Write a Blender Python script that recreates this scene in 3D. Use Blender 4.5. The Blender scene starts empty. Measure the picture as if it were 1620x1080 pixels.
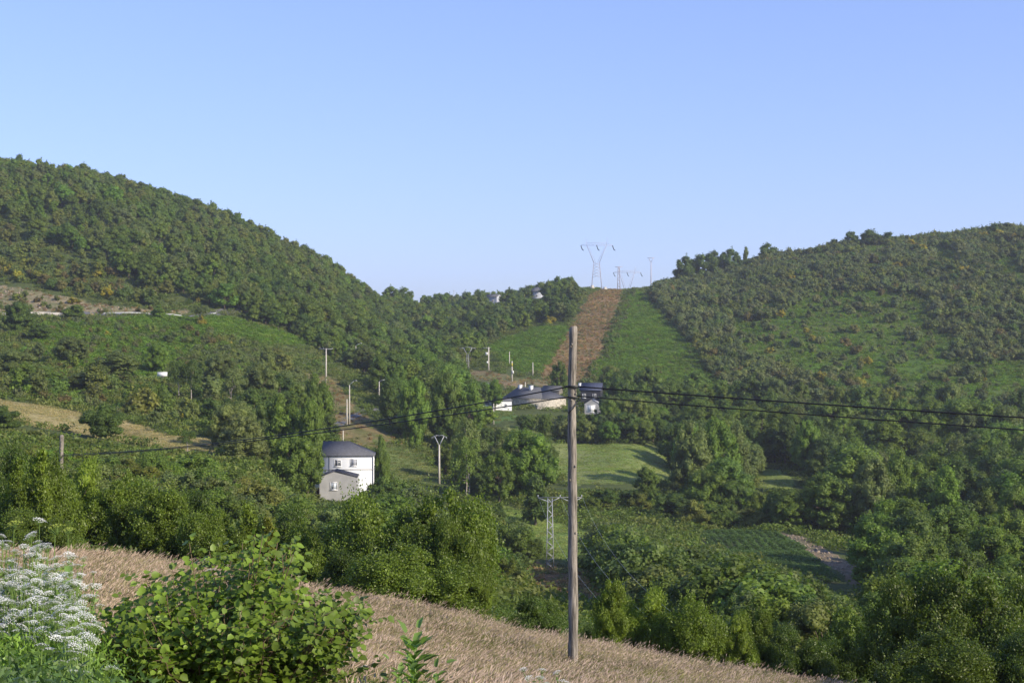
import bpy, math, random
import numpy as np
PI = math.pi
R = np.random.RandomState(7)
random.seed(7)
sc = bpy.context.scene
COL = sc.collection

# ------------------------------------------------------------------ camera, sky, sun, exposure
F = 2250.0                      # focal length in photo pixels (1620 wide)
HY = 560.0                      # picture row of the horizon
cd = bpy.data.cameras.new('camera'); cam = bpy.data.objects.new('camera', cd); COL.objects.link(cam)
cd.sensor_width = 36; cd.lens = 50; cd.clip_start = 0.3; cd.clip_end = 9000
cam.location = (0, 0, 0)
PITCH = math.atan((HY-540)/F)
cam.rotation_euler = (PI/2+PITCH, 0, 0)
sc.camera = cam
SUN_AZ, SUN_EL = math.radians(123), math.radians(27)
w = bpy.data.worlds.new('World'); sc.world = w; w.use_nodes = True
nt = w.node_tree; bg = nt.nodes['Background']
sky = nt.nodes.new('ShaderNodeTexSky'); sky.sky_type = 'NISHITA'; sky.sun_disc = False
sky.sun_elevation = SUN_EL; sky.sun_rotation = SUN_AZ; sky.altitude = 0
sky.air_density = 1.0; sky.dust_density = 0.4; sky.ozone_density = 2.5
gam = nt.nodes.new('ShaderNodeGamma'); gam.inputs[1].default_value = 0.7
mulc = nt.nodes.new('ShaderNodeMix'); mulc.data_type = 'RGBA'; mulc.blend_type = 'MULTIPLY'; mulc.inputs[0].default_value = 1
mulc.inputs[7].default_value = (.61, .668, 1.0, 1)
nt.links.new(sky.outputs[0], gam.inputs[0]); nt.links.new(gam.outputs[0], mulc.inputs[6])
nt.links.new(mulc.outputs[2], bg.inputs[0]); bg.inputs[1].default_value = 0.15
sl = bpy.data.lights.new('sun', 'SUN'); sl.energy = 2.7; sl.angle = math.radians(0.5); sl.color = (1.0, 0.89, 0.68)
so = bpy.data.objects.new('sun', sl); COL.objects.link(so)
so.rotation_euler = (PI/2-SUN_EL, 0, PI-SUN_AZ)   # lamp's +Z points to the sun
sc.view_settings.view_transform = 'Standard'; sc.view_settings.look = 'None'; sc.view_settings.gamma = 1
sc.view_settings.exposure = 1.29
cy = sc.cycles; cy.max_bounces = 5; cy.diffuse_bounces = 4; cy.transmission_bounces = 3; cy.glossy_bounces = 2
cy.use_denoising = True

# ------------------------------------------------------------------ tagging
def tag(o, label=None, cat=None, group=None, kind=None):
    if label: o['label'] = label
    if cat: o['category'] = cat
    if group: o['group'] = group
    if kind: o['kind'] = kind
    return o
def empty(name, loc, label=None, cat=None, group=None, rz=0, scale=1):
    o = bpy.data.objects.new(name, None); COL.objects.link(o); o.location = loc
    o.rotation_euler = (0, 0, rz); o.scale = (scale,)*3; o.empty_display_size = .2
    return tag(o, label, cat, group)

# ------------------------------------------------------------------ mesh helpers
def mesh_np(name, V, Fs, mats, midx=None, smooth=False):
    """Fs: list of int arrays (n,k) with k 3 or 4"""
    me = bpy.data.meshes.new(name); V = np.asarray(V, np.float32)
    Fs = [np.asarray(f, np.int32) for f in Fs if len(f)]
    me.vertices.add(len(V)); me.vertices.foreach_set('co', V.ravel())
    tot = np.concatenate([np.full(len(f), f.shape[1], np.int32) for f in Fs])
    loops = np.concatenate([f.ravel() for f in Fs])
    st = np.concatenate([[0], np.cumsum(tot)[:-1]]).astype(np.int32)
    me.loops.add(len(loops)); me.loops.foreach_set('vertex_index', loops)
    me.polygons.add(len(tot)); me.polygons.foreach_set('loop_start', st); me.polygons.foreach_set('loop_total', tot)
    for m in mats: me.materials.append(m)
    if midx is not None: me.polygons.foreach_set('material_index', np.asarray(midx, np.int32))
    if smooth is True: me.polygons.foreach_set('use_smooth', np.ones(len(tot), bool))
    me.update(calc_edges=True); me.validate()
    return me
def link(name, me, parent=None):
    o = bpy.data.objects.new(name, me); COL.objects.link(o)
    if parent: o.parent = parent
    return o
class MB:
    def __init__(s): s.V = []; s.Q = []; s.T = []; s.n = 0
    def add(s, V, Q=(), T=()):
        V = np.asarray(V, float).reshape(-1, 3)
        if len(Q): s.Q.append(np.asarray(Q, int)+s.n)
        if len(T): s.T.append(np.asarray(T, int)+s.n)
        s.V.append(V); s.n += len(V)
    def box(s, c, d, rz=0, top=1.0):
        x, y, z = [k/2 for k in d]
        P = np.array([(-x,-y,-z),(x,-y,-z),(x,y,-z),(-x,y,-z),(-x*top,-y*top,z),(x*top,-y*top,z),(x*top,y*top,z),(-x*top,y*top,z)])
        cr, sr = math.cos(rz), math.sin(rz)
        P = P @ np.array([[cr,sr,0],[-sr,cr,0],[0,0,1]]) + np.array(c)
        s.add(P, [(0,3,2,1),(4,5,6,7),(0,1,5,4),(1,2,6,5),(2,3,7,6),(3,0,4,7)])
    def tube(s, P, r, n=6, cap=True):
        P = np.asarray(P, float); m = len(P); r = np.broadcast_to(np.asarray(r, float), (m,))
        t = np.gradient(P, axis=0); t /= np.linalg.norm(t, axis=1)[:, None]+1e-9
        ref = np.where(np.abs(t[:, 2:3]) > .9, np.array([[1.,0,0]]), np.array([[0,0,1.]]))
        ref = np.broadcast_to(ref[0], t.shape) if abs(t[:,2]).min() > .8 or abs(t[:,2]).max() < .9 else ref
        a = np.cross(t, ref); a /= np.linalg.norm(a, axis=1)[:, None]+1e-9; b = np.cross(t, a)
        th = np.linspace(0, 2*PI, n, endpoint=False)
        ring = P[:, None]+r[:, None, None]*(np.cos(th)[None, :, None]*a[:, None]+np.sin(th)[None, :, None]*b[:, None])
        i = np.arange(m-1)[:, None]; j = np.arange(n)[None]
        q = np.stack([i*n+j, i*n+(j+1) % n, (i+1)*n+(j+1) % n, (i+1)*n+j], -1).reshape(-1, 4)
        V = ring.reshape(-1, 3); T = []
        if cap:
            V = np.vstack([V, P[0], P[-1]]); c0, c1 = m*n, m*n+1
            T = [(c0, (k+1) % n, k) for k in range(n)]+[(c1, (m-1)*n+k, (m-1)*n+(k+1) % n) for k in range(n)]
        s.add(V, q, T)
    def bar(s, a, b, r, n=4): s.tube([a, b], [r, r], n)
    def arrays(s):
        return np.vstack(s.V), [np.vstack(k) for k in (s.Q, s.T) if len(k)]
    def build(s, name, mat, parent=None, smooth=False):
        V, Fs = s.arrays()
        return link(name, mesh_np(name, V, Fs, [mat], smooth=smooth), parent)

def vnoise(x, y, seed=0):
    xi = np.floor(x).astype(np.int64); yi = np.floor(y).astype(np.int64); fx = x-xi; fy = y-yi
    fx = fx*fx*(3-2*fx); fy = fy*fy*(3-2*fy)
    def h(a, b):
        n = (a*374761393+b*668265263+seed*1442695041) & 0x7fffffff
        n = ((n ^ (n >> 13))*1274126177) & 0x7fffffff
        return ((n ^ (n >> 16)) & 0xffff)/65535.0
    return (h(xi,yi)*(1-fx)+h(xi+1,yi)*fx)*(1-fy)+(h(xi,yi+1)*(1-fx)+h(xi+1,yi+1)*fx)*fy
def fbm(x, y, o=4, seed=0):
    s = 0; a = .5
    for k in range(o): s = s+a*vnoise(x*2**k, y*2**k, seed+k); a *= .5
    return s/(1-.5**o)

# ------------------------------------------------------------------ materials
def newmat(name):
    m = bpy.data.materials.new(name); m.use_nodes = True; return m, m.node_tree, m.node_tree.nodes['Principled BSDF']
def simple(name, col, rough=.7, var=.25, scale=3.0, bump=.0, metallic=0, spec=.3, stretch=None):
    m, t, p = newmat(name); n = t.nodes.new('ShaderNodeTexNoise'); n.inputs['Scale'].default_value = scale; n.inputs['Detail'].default_value = 6
    tc = t.nodes.new('ShaderNodeTexCoord'); mp = t.nodes.new('ShaderNodeMapping')
    if stretch: mp.inputs['Scale'].default_value = stretch
    t.links.new(tc.outputs['Object'], mp.inputs[0]); t.links.new(mp.outputs[0], n.inputs['Vector'])
    r = t.nodes.new('ShaderNodeValToRGB')
    r.color_ramp.elements[0].position = .3; r.color_ramp.elements[1].position = .7
    r.color_ramp.elements[0].color = tuple(c*(1-var) for c in col)+(1,); r.color_ramp.elements[1].color = tuple(min(1, c*(1+var)) for c in col)+(1,)
    t.links.new(n.outputs[0], r.inputs[0]); t.links.new(r.outputs[0], p.inputs['Base Color'])
    p.inputs['Roughness'].default_value = rough; p.inputs['Metallic'].default_value = metallic; p.inputs['Specular IOR Level'].default_value = spec
    if bump:
        b = t.nodes.new('ShaderNodeBump'); b.inputs['Strength'].default_value = bump; t.links.new(n.outputs[0], b.inputs['Height']); t.links.new(b.outputs[0], p.inputs['Normal'])
    return m
def foliage(name, trans=.3, rough=.55, spec=.25, var=.35, scale=.15):
    m, t, p = newmat(name); L = t.links.new
    at = t.nodes.new('ShaderNodeAttribute'); at.attribute_type = 'INSTANCER'; at.attribute_name = 'tint'
    geo = t.nodes.new('ShaderNodeNewGeometry')
    mr = t.nodes.new('ShaderNodeMapRange'); mr.inputs[3].default_value = 1-var; mr.inputs[4].default_value = 1+var
    L(geo.outputs['Random Per Island'], mr.inputs[0])
    nz = t.nodes.new('ShaderNodeTexNoise'); nz.inputs['Scale'].default_value = scale; nz.inputs['Detail'].default_value = 3
    L(geo.outputs['Position'], nz.inputs['Vector'])
    mr2 = t.nodes.new('ShaderNodeMapRange'); mr2.inputs[1].default_value = .3; mr2.inputs[2].default_value = .7
    mr2.inputs[3].default_value = .75; mr2.inputs[4].default_value = 1.25; L(nz.outputs[0], mr2.inputs[0])
    mu = t.nodes.new('ShaderNodeMath'); mu.operation = 'MULTIPLY'; L(mr.outputs[0], mu.inputs[0]); L(mr2.outputs[0], mu.inputs[1])
    vm = t.nodes.new('ShaderNodeVectorMath'); vm.operation = 'SCALE'; L(at.outputs['Vector'], vm.inputs[0]); L(mu.outputs[0], vm.inputs['Scale'])
    L(vm.outputs[0], p.inputs['Base Color']); p.inputs['Roughness'].default_value = rough; p.inputs['Specular IOR Level'].default_value = spec
    tr = t.nodes.new('ShaderNodeBsdfTranslucent')
    tc = t.nodes.new('ShaderNodeVectorMath'); tc.operation = 'MULTIPLY'; tc.inputs[1].default_value = (1.5, 1.6, .6); L(vm.outputs[0], tc.inputs[0]); L(tc.outputs[0], tr.inputs[0])
    mx = t.nodes.new('ShaderNodeMixShader'); mx.inputs[0].default_value = trans
    L(p.outputs[0], mx.inputs[1]); L(tr.outputs[0], mx.inputs[2]); L(mx.outputs[0], t.nodes['Material Output'].inputs[0])
    return m
M_leaf = foliage('leaves_far', .34, var=.2)
M_near = foliage('leaves_near', .35, .45, .35, .4, .5)
M_bark = simple('bark', (.10, .08, .06), .9, .4, 4)
M_palebark = simple('pale_bark', (.33, .30, .26), .9, .3, 4)

# ------------------------------------------------------------------ terrain: a height field, ratio z/D over (u=x/y, ln D)
PROF = {
 -300: [(3,1840),(6,1330),(12,1090),(18,980),(30,850),(38,840),(50,870),(65,850),(100,790),(150,735),(200,690),(260,640),(300,610),(360,570),(400,530),(430,500),(437,496),(450,486),(500,425),(580,300),(680,215)],
 0:    [(3,1840),(6,1330),(12,1105),(18,990),(30,880),(38,876),(50,905),(65,872),(90,825),(130,775),(180,720),(212,668),(262,629),(300,606),(350,566),(400,525),(430,500),(437,496),(450,488),(500,430),(580,335),(660,268)],
 200:  [(3,1840),(6,1330),(12,1120),(18,1010),(30,886),(38,889),(50,920),(70,885),(110,812),(150,765),(190,724),(212,702),(252,668),(280,650),(310,620),(350,585),(400,540),(440,497),(455,490),(500,445),(580,365),(690,303)],
 400:  [(3,1840),(6,1330),(12,1130),(20,1020),(34,918),(45,935),(60,928),(90,880),(130,820),(170,775),(210,735),(240,712),(270,690),(310,650),(350,612),(400,570),(450,525),(480,497),(520,465),(600,415),(710,377)],
 510:  [(3,1840),(6,1335),(12,1140),(20,1050),(30,950),(36,940),(50,962),(70,945),(100,898),(150,850),(200,815),(235,797),(262,782),(285,735),(310,695),(340,660),(380,622),(420,585),(450,560),(500,530),(560,500),(620,470),(700,436),(748,424)],
 600:  [(3,1840),(6,1340),(12,1150),(20,1062),(30,985),(37,952),(50,985),(70,960),(100,910),(150,860),(200,815),(250,788),(300,745),(330,690),(360,655),(400,620),(450,592),(500,572),(560,548),(620,530),(700,500),(790,474)],
 700:  [(3,1840),(6,1345),(12,1160),(20,1090),(27,1030),(37,968),(50,1010),(70,985),(100,945),(150,895),(200,850),(250,810),(300,757),(330,727),(360,690),(400,650),(450,618),(500,590),(560,560),(620,540),(700,515),(800,492),(880,484)],
 800:  [(3,1840),(6,1345),(12,1170),(20,1108),(25,1080),(32,1030),(38,990),(50,1040),(70,1020),(100,980),(150,920),(190,885),(230,840),(255,800),(290,770),(320,728),(350,692),(380,667),(400,652),(440,625),(480,595),(540,560),(620,525),(700,505),(860,481)],
 900:  [(3,1840),(6,1350),(12,1180),(20,1125),(26,1085),(32,1046),(39,1008),(50,1060),(70,1035),(100,990),(150,930),(180,900),(200,876),(240,830),(262,790),(290,768),(350,704),(370,690),(400,655),(450,630),(480,605),(560,545),(620,510),(700,472),(760,459),(800,458)],
 1000: [(3,1840),(6,1350),(12,1190),(20,1140),(28,1085),(38,1026),(50,1075),(75,1040),(105,985),(150,925),(190,880),(235,830),(265,792),(290,768),(350,702),(370,692),(400,668),(450,625),(520,570),(600,515),(700,468),(765,457)],
 1100: [(3,1840),(6,1355),(12,1200),(20,1150),(30,1095),(38,1044),(50,1095),(80,1050),(110,975),(150,925),(190,880),(240,832),(280,800),(330,760),(380,705),(430,655),(470,610),(530,560),(600,515),(680,470),(770,440)],
 1250: [(3,1840),(6,1360),(12,1210),(20,1165),(30,1120),(38,1066),(50,1115),(80,1080),(110,1000),(150,940),(190,890),(220,860),(270,820),(305,778),(335,745),(380,705),(430,655),(480,600),(540,545),(620,480),(700,428),(780,408)],
 1400: [(3,1840),(6,1365),(12,1220),(20,1180),(30,1140),(38,1092),(50,1140),(80,1080),(120,1000),(170,925),(200,890),(240,855),(280,815),(320,775),(370,715),(420,660),(480,600),(540,540),(600,485),(680,420),(765,386)],
 1620: [(3,1840),(6,1370),(12,1230),(20,1200),(30,1165),(38,1120),(50,1160),(80,1090),(120,1010),(180,910),(240,850),(290,800),(340,745),(380,695),(430,635),(500,565),(560,505),(620,440),(710,366)],
 1920: [(3,1840),(6,1380),(12,1240),(20,1210),(30,1180),(38,1140),(50,1170),(80,1090),(120,1005),(180,905),(240,840),(290,790),(340,735),(380,685),(430,625),(500,555),(560,495),(620,430),(700,352)],
}
LG = np.linspace(math.log(3), math.log(6000), 1400)
cols = sorted(PROF); prof = []
for c in cols:
    p = list(PROF[c]); d0, y0 = p[-1]
    p += [(d0*1.12, y0+6), (d0*1.35, y0+40), (d0*1.9, max(y0+100, 470)), (4500, 545), (6500, 553)]
    lx = np.log([a for a, b in p]); prof.append(np.interp(LG, lx, [b for a, b in p]))
prof = np.array(prof)
for it in range(2):                      # light smoothing along the line of sight
    k = np.hanning(15); k /= k.sum()
    prof = np.array([np.convolve(np.pad(q, 7, 'edge'), k, 'valid') for q in prof])
prof += 20*np.clip((LG-math.log(14))/.4, 0, 1)*np.clip((math.log(56)-LG)/.25, 0, 1)      # room for the height of the grass
PXG = np.arange(-300, 1921, 10.0)
def catmull(xq, xs, Y):
    i = np.clip(np.searchsorted(xs, xq)-1, 0, len(xs)-2); t = ((xq-xs[i])/(xs[i+1]-xs[i]))[:, None]
    m = np.gradient(Y, xs, axis=0); h = (xs[i+1]-xs[i])[:, None]
    return ((2*t**3-3*t**2+1)*Y[i]+(t**3-2*t**2+t)*h*m[i]+(-2*t**3+3*t**2)*Y[i+1]+(t**3-t**2)*h*m[i+1])
TAB = catmull(PXG, np.array(cols, float), prof)        # (npx, nD) picture row of the ground
def ground_py(px, D):
    px = np.clip(px, -299, 1919); D = np.clip(D, 3.0, 5990)
    a = (px+300)/10; i = np.clip(a.astype(int), 0, len(PXG)-2); fa = a-i
    b = (np.log(D)-LG[0])/(LG[1]-LG[0]); j = np.clip(b.astype(int), 0, len(LG)-2); fb = b-j
    return (TAB[i,j]*(1-fa)+TAB[i+1,j]*fa)*(1-fb)+(TAB[i,j+1]*(1-fa)+TAB[i+1,j+1]*fa)*fb
UC = (1919-810)/F
def height(x, y):
    x = np.asarray(x, float); y = np.asarray(y, float); r = np.hypot(x, y)
    th = np.arctan2(x, y); tc = math.atan(UC); thc = np.clip(th, -tc, tc)
    px = 810+F*np.tan(thc); D = np.maximum(r*np.cos(thc), 1e-3)
    z = (HY-ground_py(px, D))/F*np.maximum(D, 3.0)
    amp = np.clip((D-25)/200, 0, 1)
    z = z+amp*(fbm(x/23, y/23, 3, 5)-.5)*3.0+np.clip((D-12)/40, .0, 1)*(fbm(x/5, y/5, 3, 9)-.5)*.45
    return z
def hz(x, y): return float(height(np.array([x]), np.array([y]))[0])
def proj(x, y, z): return 810+F*x/y, HY-F*z/y
def P3(px, D): # ground point under picture column px at depth D
    x = (px-810)/F*D; return np.array([x, D, hz(x, D)])
def Z(py, D): return (HY-py)/F*D
def ray_ground(px, py, dmin=3, dmax=1500):
    D = np.exp(np.linspace(math.log(dmin), math.log(dmax), 3000)); x = (px-810)/F*D
    q = HY-height(x, D)/D*F; k = np.nonzero(q <= py)[0]
    k = k[0] if len(k) else len(D)-1
    return np.array([x[k], D[k], height(x[k:k+1], D[k:k+1])[0]])

def inpoly(px, py, poly):
    c = np.zeros(px.shape, bool); n = len(poly)
    for i in range(n):
        x0, y0 = poly[i]; x1, y1 = poly[(i+1) % n]
        if y0 == y1: continue
        k = ((y0 > py) != (y1 > py)) & (px < (x1-x0)*(py-y0)/(y1-y0)+x0); c ^= k
    return c
# open land, as outlines on the ground (picture column/row of the ground, depth range)
OPEN = {
 'hay':     ([(-900,700),(100,845),(300,880),(530,925),(700,960),(900,1000),(1100,1030),(1350,1066),(3000,1200),(3000,3000),(-900,3000)], 0, 46),
 'tan':     ([(-300,615),(0,629),(60,637),(140,653),(200,667),(280,683),(352,692),(358,716),(300,714),(230,706),(150,694),(100,686),(60,678),(0,668),(-300,640)], 195, 275),
 'fernleft':([(45,512),(130,505),(300,498),(350,498),(440,520),(500,545),(430,545),(330,530),(300,560),(240,600),(150,600),(60,560)], 330, 470),
 'cut':     ([(-60,446),(40,458),(110,472),(190,484),(300,489),(300,493),(180,494),(100,500),(-60,502)], 436, 520),
 'villagegreen': ([(772,548),(800,535),(850,518),(900,514),(890,545),(858,590),(820,585),(790,570)], 470, 700),
 'strip':   ([(934,466),(948,458),(992,450),(978,480),(950,560),(925,605),(890,610),(855,590),(885,545),(905,512)], 470, 800),
 'fernright':([(1002,450),(1040,495),(1090,550),(1140,628),(1060,632),(1000,605),(935,600),(930,590),(955,560),(980,500)], 430, 790),
 'meadowbig':([(860,702),(930,700),(1066,702),(1075,720),(1060,768),(900,768),(860,735),(800,690),(800,675),(860,690)], 280, 366),
 'meadowlow':([(795,800),(850,810),(935,845),(938,890),(860,880),(795,838)], 190, 262),
 'meadowsmall':([(1195,742),(1225,743),(1262,765),(1245,776),(1195,772)], 290, 345),
 'crop':    ([(1085,838),(1150,836),(1240,850),(1290,885),(1330,925),(1260,905),(1150,880)], 165, 242),
 'rubble':  ([(1232,848),(1262,852),(1310,872),(1352,900),(1366,922),(1345,922),(1300,892),(1255,862)], 160, 245),
 'clearing':([(835,885),(950,905),(975,950),(900,960),(820,930)], 120, 192),
 'earth':   ([(480,590),(530,600),(560,640),(600,680),(640,700),(600,712),(540,700),(515,680),(530,640)], 290, 420),
 'bank':    ([(595,695),(640,715),(700,752),(690,765),(640,757),(598,745)], 240, 345),
 'yard':    ([(775,585),(810,592),(870,600),(870,615),(800,615),(740,600),(700,592)], 430, 500),
 'lawn':    ([(775,648),(812,648),(815,668),(790,672),(770,668)], 370, 400),
 'hillgreen':([(1170,520),(1250,480),(1330,458),(1430,462),(1460,520),(1500,560),(1620,600),(1700,600),(1700,665),(1500,660),(1380,640),(1350,600),(1240,580),(1170,560)], 400, 700),
 'smallgreen':([(225,585),(265,592),(270,606),(225,606)], 280, 350),
 'housepad': ([(505,720),(600,720),(600,820),(505,820)], 236, 262),
}
def cover(px, py, D, names):
    m = np.zeros(px.shape, bool)
    for n in names:
        poly, a, b = OPEN[n]; m |= inpoly(px, py, poly) & (D >= a) & (D <= b)
    return m

# ---- ground mesh: polar grid, dense where the camera looks
def build_ground():
    th_in = np.arctan((np.arange(-90, 1711, 2.5)-810)/F)
    th = np.concatenate([np.linspace(-PI, th_in[0], 60)[:-1], th_in, np.linspace(th_in[-1], PI, 60)[1:]])
    dr = np.exp(np.concatenate([np.linspace(math.log(.5), math.log(8), 20)[:-1], np.linspace(math.log(8), math.log(900), 720)[:-1], np.linspace(math.log(900), math.log(5900), 60)]))
    TH, RR = np.meshgrid(th, dr, indexing='ij'); k = np.maximum(np.cos(np.clip(TH, -.46, .46)), .2)
    X = RR/k*np.sin(TH); Y = RR/k*np.cos(TH); Zz = height(X.ravel(), Y.ravel()).reshape(X.shape)
    px = 810+F*np.tan(np.clip(TH, -1.2, 1.2)); D = Y; py = ground_py(px.ravel(), np.maximum(D, 3).ravel()).reshape(px.shape)
    jx = (vnoise(X/4, Y/4, 3)-.5)*14; jy = (vnoise(X/4+9, Y/4, 4)-.5)*6
    sm = np.clip(D/300, 0, 1); qx = px+jx*sm; qy = py+jy*sm
    C = np.zeros(X.shape+(3,)); C[:] = (.075, .095, .03)
    hill = (px > 1030) & (D > 400); C[hill] = (.08, .125, .026)
    def put(n, col, var=None, seed=1):
        m = cover(qx, qy, D, [n]); c = np.array(col)[None]*(1+0*m[m][:, None])
        if var is not None:
            f = fbm(X[m]/var[1], Y[m]/var[1], 4, seed)[:, None]; f = np.clip((f-.5)*2.2+.5, 0, 1); c = c*(1-f)+np.array(var[0])*f
        C[m] = c
    put('hillgreen', (.075, .13, .022), ((.10, .12, .03), 14)); put('fernleft', (.07, .135, .02), ((.09, .12, .03), 9))
    put('fernright', (.07, .125, .02), ((.11, .12, .035), 30)); put('villagegreen', (.07, .13, .022))
    put('cut', (.27, .215, .14), ((.13, .14, .05), 3)); put('strip', (.25, .16, .08), ((.17, .135, .06), 9))
    put('yard', (.21, .155, .09), ((.12, .13, .05), 8)); put('lawn', (.10, .17, .045)); put('smallgreen', (.12, .17, .05))
    put('earth', (.19, .14, .07), ((.12, .12, .045), 5)); put('bank', (.13, .16, .05), ((.10, .13, .04), 6))
    put('meadowbig', (.18, .225, .068), ((.22, .24, .085), 12)); put('meadowlow', (.15, .22, .05), ((.18, .23, .06), 12)); put('meadowsmall', (.20, .24, .07))
    put('tan', (.34, .27, .13), ((.25, .23, .10), 10)); put('crop', (.075, .085, .035)); put('rubble', (.24, .17, .11), ((.13, .12, .07), 2))
    put('clearing', (.19, .11, .06), ((.12, .11, .05), 3)); put('hay', (.20, .17, .085), ((.13, .14, .055), 3))
    n, m = X.shape; idx = np.arange(n*m).reshape(n, m)
    q = np.stack([idx[:-1,:-1], idx[:-1,1:], idx[1:,1:], idx[1:,:-1]], -1).reshape(-1, 4)[:, ::-1]
    V = np.stack([X, Y, Zz], -1).reshape(-1, 3)
    V = np.vstack([V, [(0, 0, -1.7)]]); c = n*m; cap = np.stack([idx[:-1, 0], idx[1:, 0], np.full(n-1, c)], -1)[:, ::-1]
    M, t, p = newmat('ground'); L = t.links.new
    a = t.nodes.new('ShaderNodeAttribute'); a.attribute_name = 'cover'
    tc = t.nodes.new('ShaderNodeTexCoord')
    n1 = t.nodes.new('ShaderNodeTexNoise'); n1.inputs['Scale'].default_value = .9; n1.inputs['Detail'].default_value = 9; n1.inputs['Roughness'].default_value = .65
    L(tc.outputs['Object'], n1.inputs['Vector'])
    r = t.nodes.new('ShaderNodeMapRange'); r.inputs[1].default_value = .3; r.inputs[2].default_value = .7; r.inputs[3].default_value = .7; r.inputs[4].default_value = 1.3; L(n1.outputs[0], r.inputs[0])
    v = t.nodes.new('ShaderNodeVectorMath'); v.operation = 'SCALE'; L(a.outputs['Vector'], v.inputs[0]); L(r.outputs[0], v.inputs['Scale']); L(v.outputs[0], p.inputs['Base Color'])
    b = t.nodes.new('ShaderNodeBump'); b.inputs['Strength'].default_value = .6; b.inputs['Distance'].default_value = .5; L(n1.outputs[0], b.inputs['Height']); L(b.outputs[0], p.inputs['Normal'])
    p.inputs['Roughness'].default_value = .95; p.inputs['Specular IOR Level'].default_value = .1
    me = mesh_np('ground', V, [q, cap], [M], smooth=True)
    at = me.attributes.new('cover', 'FLOAT_COLOR', 'POINT'); cc = np.ones((len(V), 4), np.float32); cc[:-1, :3] = C.reshape(-1, 3); cc[-1, :3] = C[0, 0]
    at.data.foreach_set('color', cc.ravel())
    o = link('ground', me); tag(o, kind='structure')
build_ground()

# ------------------------------------------------------------------ foliage geometry
def leaf_quads(P, N, s, asp=.7, shape='diamond', rs=R):
    n = len(P); N = N/(np.linalg.norm(N, axis=1)[:, None]+1e-9)
    t = rs.normal(size=(n, 3)); a = np.cross(N, t); a /= np.linalg.norm(a, axis=1)[:, None]+1e-9; b = np.cross(N, a)
    s = np.broadcast_to(s, (n,))[:, None]
    if shape == 'diamond':
        V = np.stack([P-a*s*.5, P+b*s*asp*.5+a*s*.05, P+a*s*.5, P-b*s*asp*.5+a*s*.05], 1)
    else:
        V = np.stack([P-a*s*.5-b*s*asp*.5, P+a*s*.5-b*s*asp*.5, P+a*s*.5+b*s*asp*.5, P-a*s*.5+b*s*asp*.5], 1)
    return V.reshape(-1, 3), np.arange(n*4).reshape(n, 4)
def sph(n, rs): v = rs.normal(size=(n, 3)); return v/np.linalg.norm(v, axis=1)[:, None]
ICO_V = None
def ico(sub=1):
    import bmesh
    bm = bmesh.new(); bmesh.ops.create_icosphere(bm, subdivisions=sub, radius=1)
    V = np.array([v.co[:] for v in bm.verts]); T = np.array([[v.index for v in f.verts] for f in bm.faces]); bm.free(); return V, T
IV, IT = ico(2)
def crown_arrays(seed, H, rx, z0, nblob, nleaf, ls, style='round', core=.7, out=.6, rbl=(.26, .42), asp=.75, shoots=0, sl=.6):
    """leaf-clump crown between heights z0 and H with radius rx"""
    rs = np.random.RandomState(seed); rz = (H-z0)/2; cz = (H+z0)/2
    B = []; 
    while len(B) < nblob:
        p = rs.uniform(-1, 1, 3)
        if np.linalg.norm(p) > 1: continue
        if style == 'round' and p[2] < -.8: continue
        h = (p[2]+1)/2
        wd = {'round': 1-.25*h, 'cone': 1.12-h*.95, 'up': .9-.35*h, 'mound': 1.05-.1*h}[style]
        B.append((p[0]*wd*.82, p[1]*wd*.82, p[2]*.82))
    B = np.array(B); br = rs.uniform(rbl[0], rbl[1], nblob)
    B *= (1-br*.55)[:, None]/.82*.95
    S = np.array([rx, rx, rz]); C = B*S+[0, 0, cz]; rad = br[:, None]*np.array([rx, rx, min(rz, rx*1.15)])
    wgt = br**2; k = rs.choice(nblob, nleaf*2, p=wgt/wgt.sum()); d = sph(nleaf*2, rs); d[:, 2] = np.where(d[:, 2] < -.3, -d[:, 2], d[:, 2])
    rr = rs.uniform(.7, 1.08, (nleaf*2, 1))+np.maximum(rs.normal(size=(nleaf*2, 1)), 0)*.12; P = C[k]+d*rad[k]*rr
    dist = np.full(len(P), 9.)
    for j in range(nblob):
        q = np.linalg.norm((P-C[j])/rad[j], axis=1); q[k == j] = 9; dist = np.minimum(dist, q)
    keep = np.nonzero(dist > .72)[0][:nleaf]; P = P[keep]; d = d[keep]
    N = d*out+sph(len(P), rs)*(1-out)+np.array([0, 0, .15])
    V, Q = leaf_quads(P, N, ls*rs.uniform(.6, 1.3, len(P)), asp, rs=rs)
    if shoots:
        k = rs.choice(nblob, shoots, p=wgt/wgt.sum()); d2 = sph(shoots, rs); d2[:, 2] = np.abs(d2[:, 2]); b0 = C[k]+d2*rad[k]*.9
        ax = d2*.6+np.array([0, 0, .8])+rs.normal(size=(shoots, 3))*.25; ax /= np.linalg.norm(ax, axis=1)[:, None]; m = 12; L_ = sl*rs.uniform(.4, 1.3, (shoots, 1, 1))
        tt = np.linspace(0, 1, m)[None, :, None]; PP = b0[:, None]+ax[:, None]*tt*L_+rs.normal(size=(shoots, m, 3))*ls*.55*(1.1-tt*.6); PP = PP.reshape(-1, 3)
        v2, q2 = leaf_quads(PP, sph(len(PP), rs)+[0, 0, .2], ls*rs.uniform(.5, 1.15, len(PP)), asp, rs=rs); Q = np.vstack([Q, q2+len(V)]); V = np.vstack([V, v2])
    T = np.zeros((0, 3), int)
    if core:
        vs = []; ts = []; o = len(V)
        for j in range(nblob):
            vj = IV*(1+.18*rs.normal(size=(len(IV), 1)))*rad[j]*core+C[j]; vs.append(vj); ts.append(IT+o); o += len(IV)
        V = np.vstack([V]+vs); T = np.vstack(ts)
    return V, Q, T, C
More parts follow.
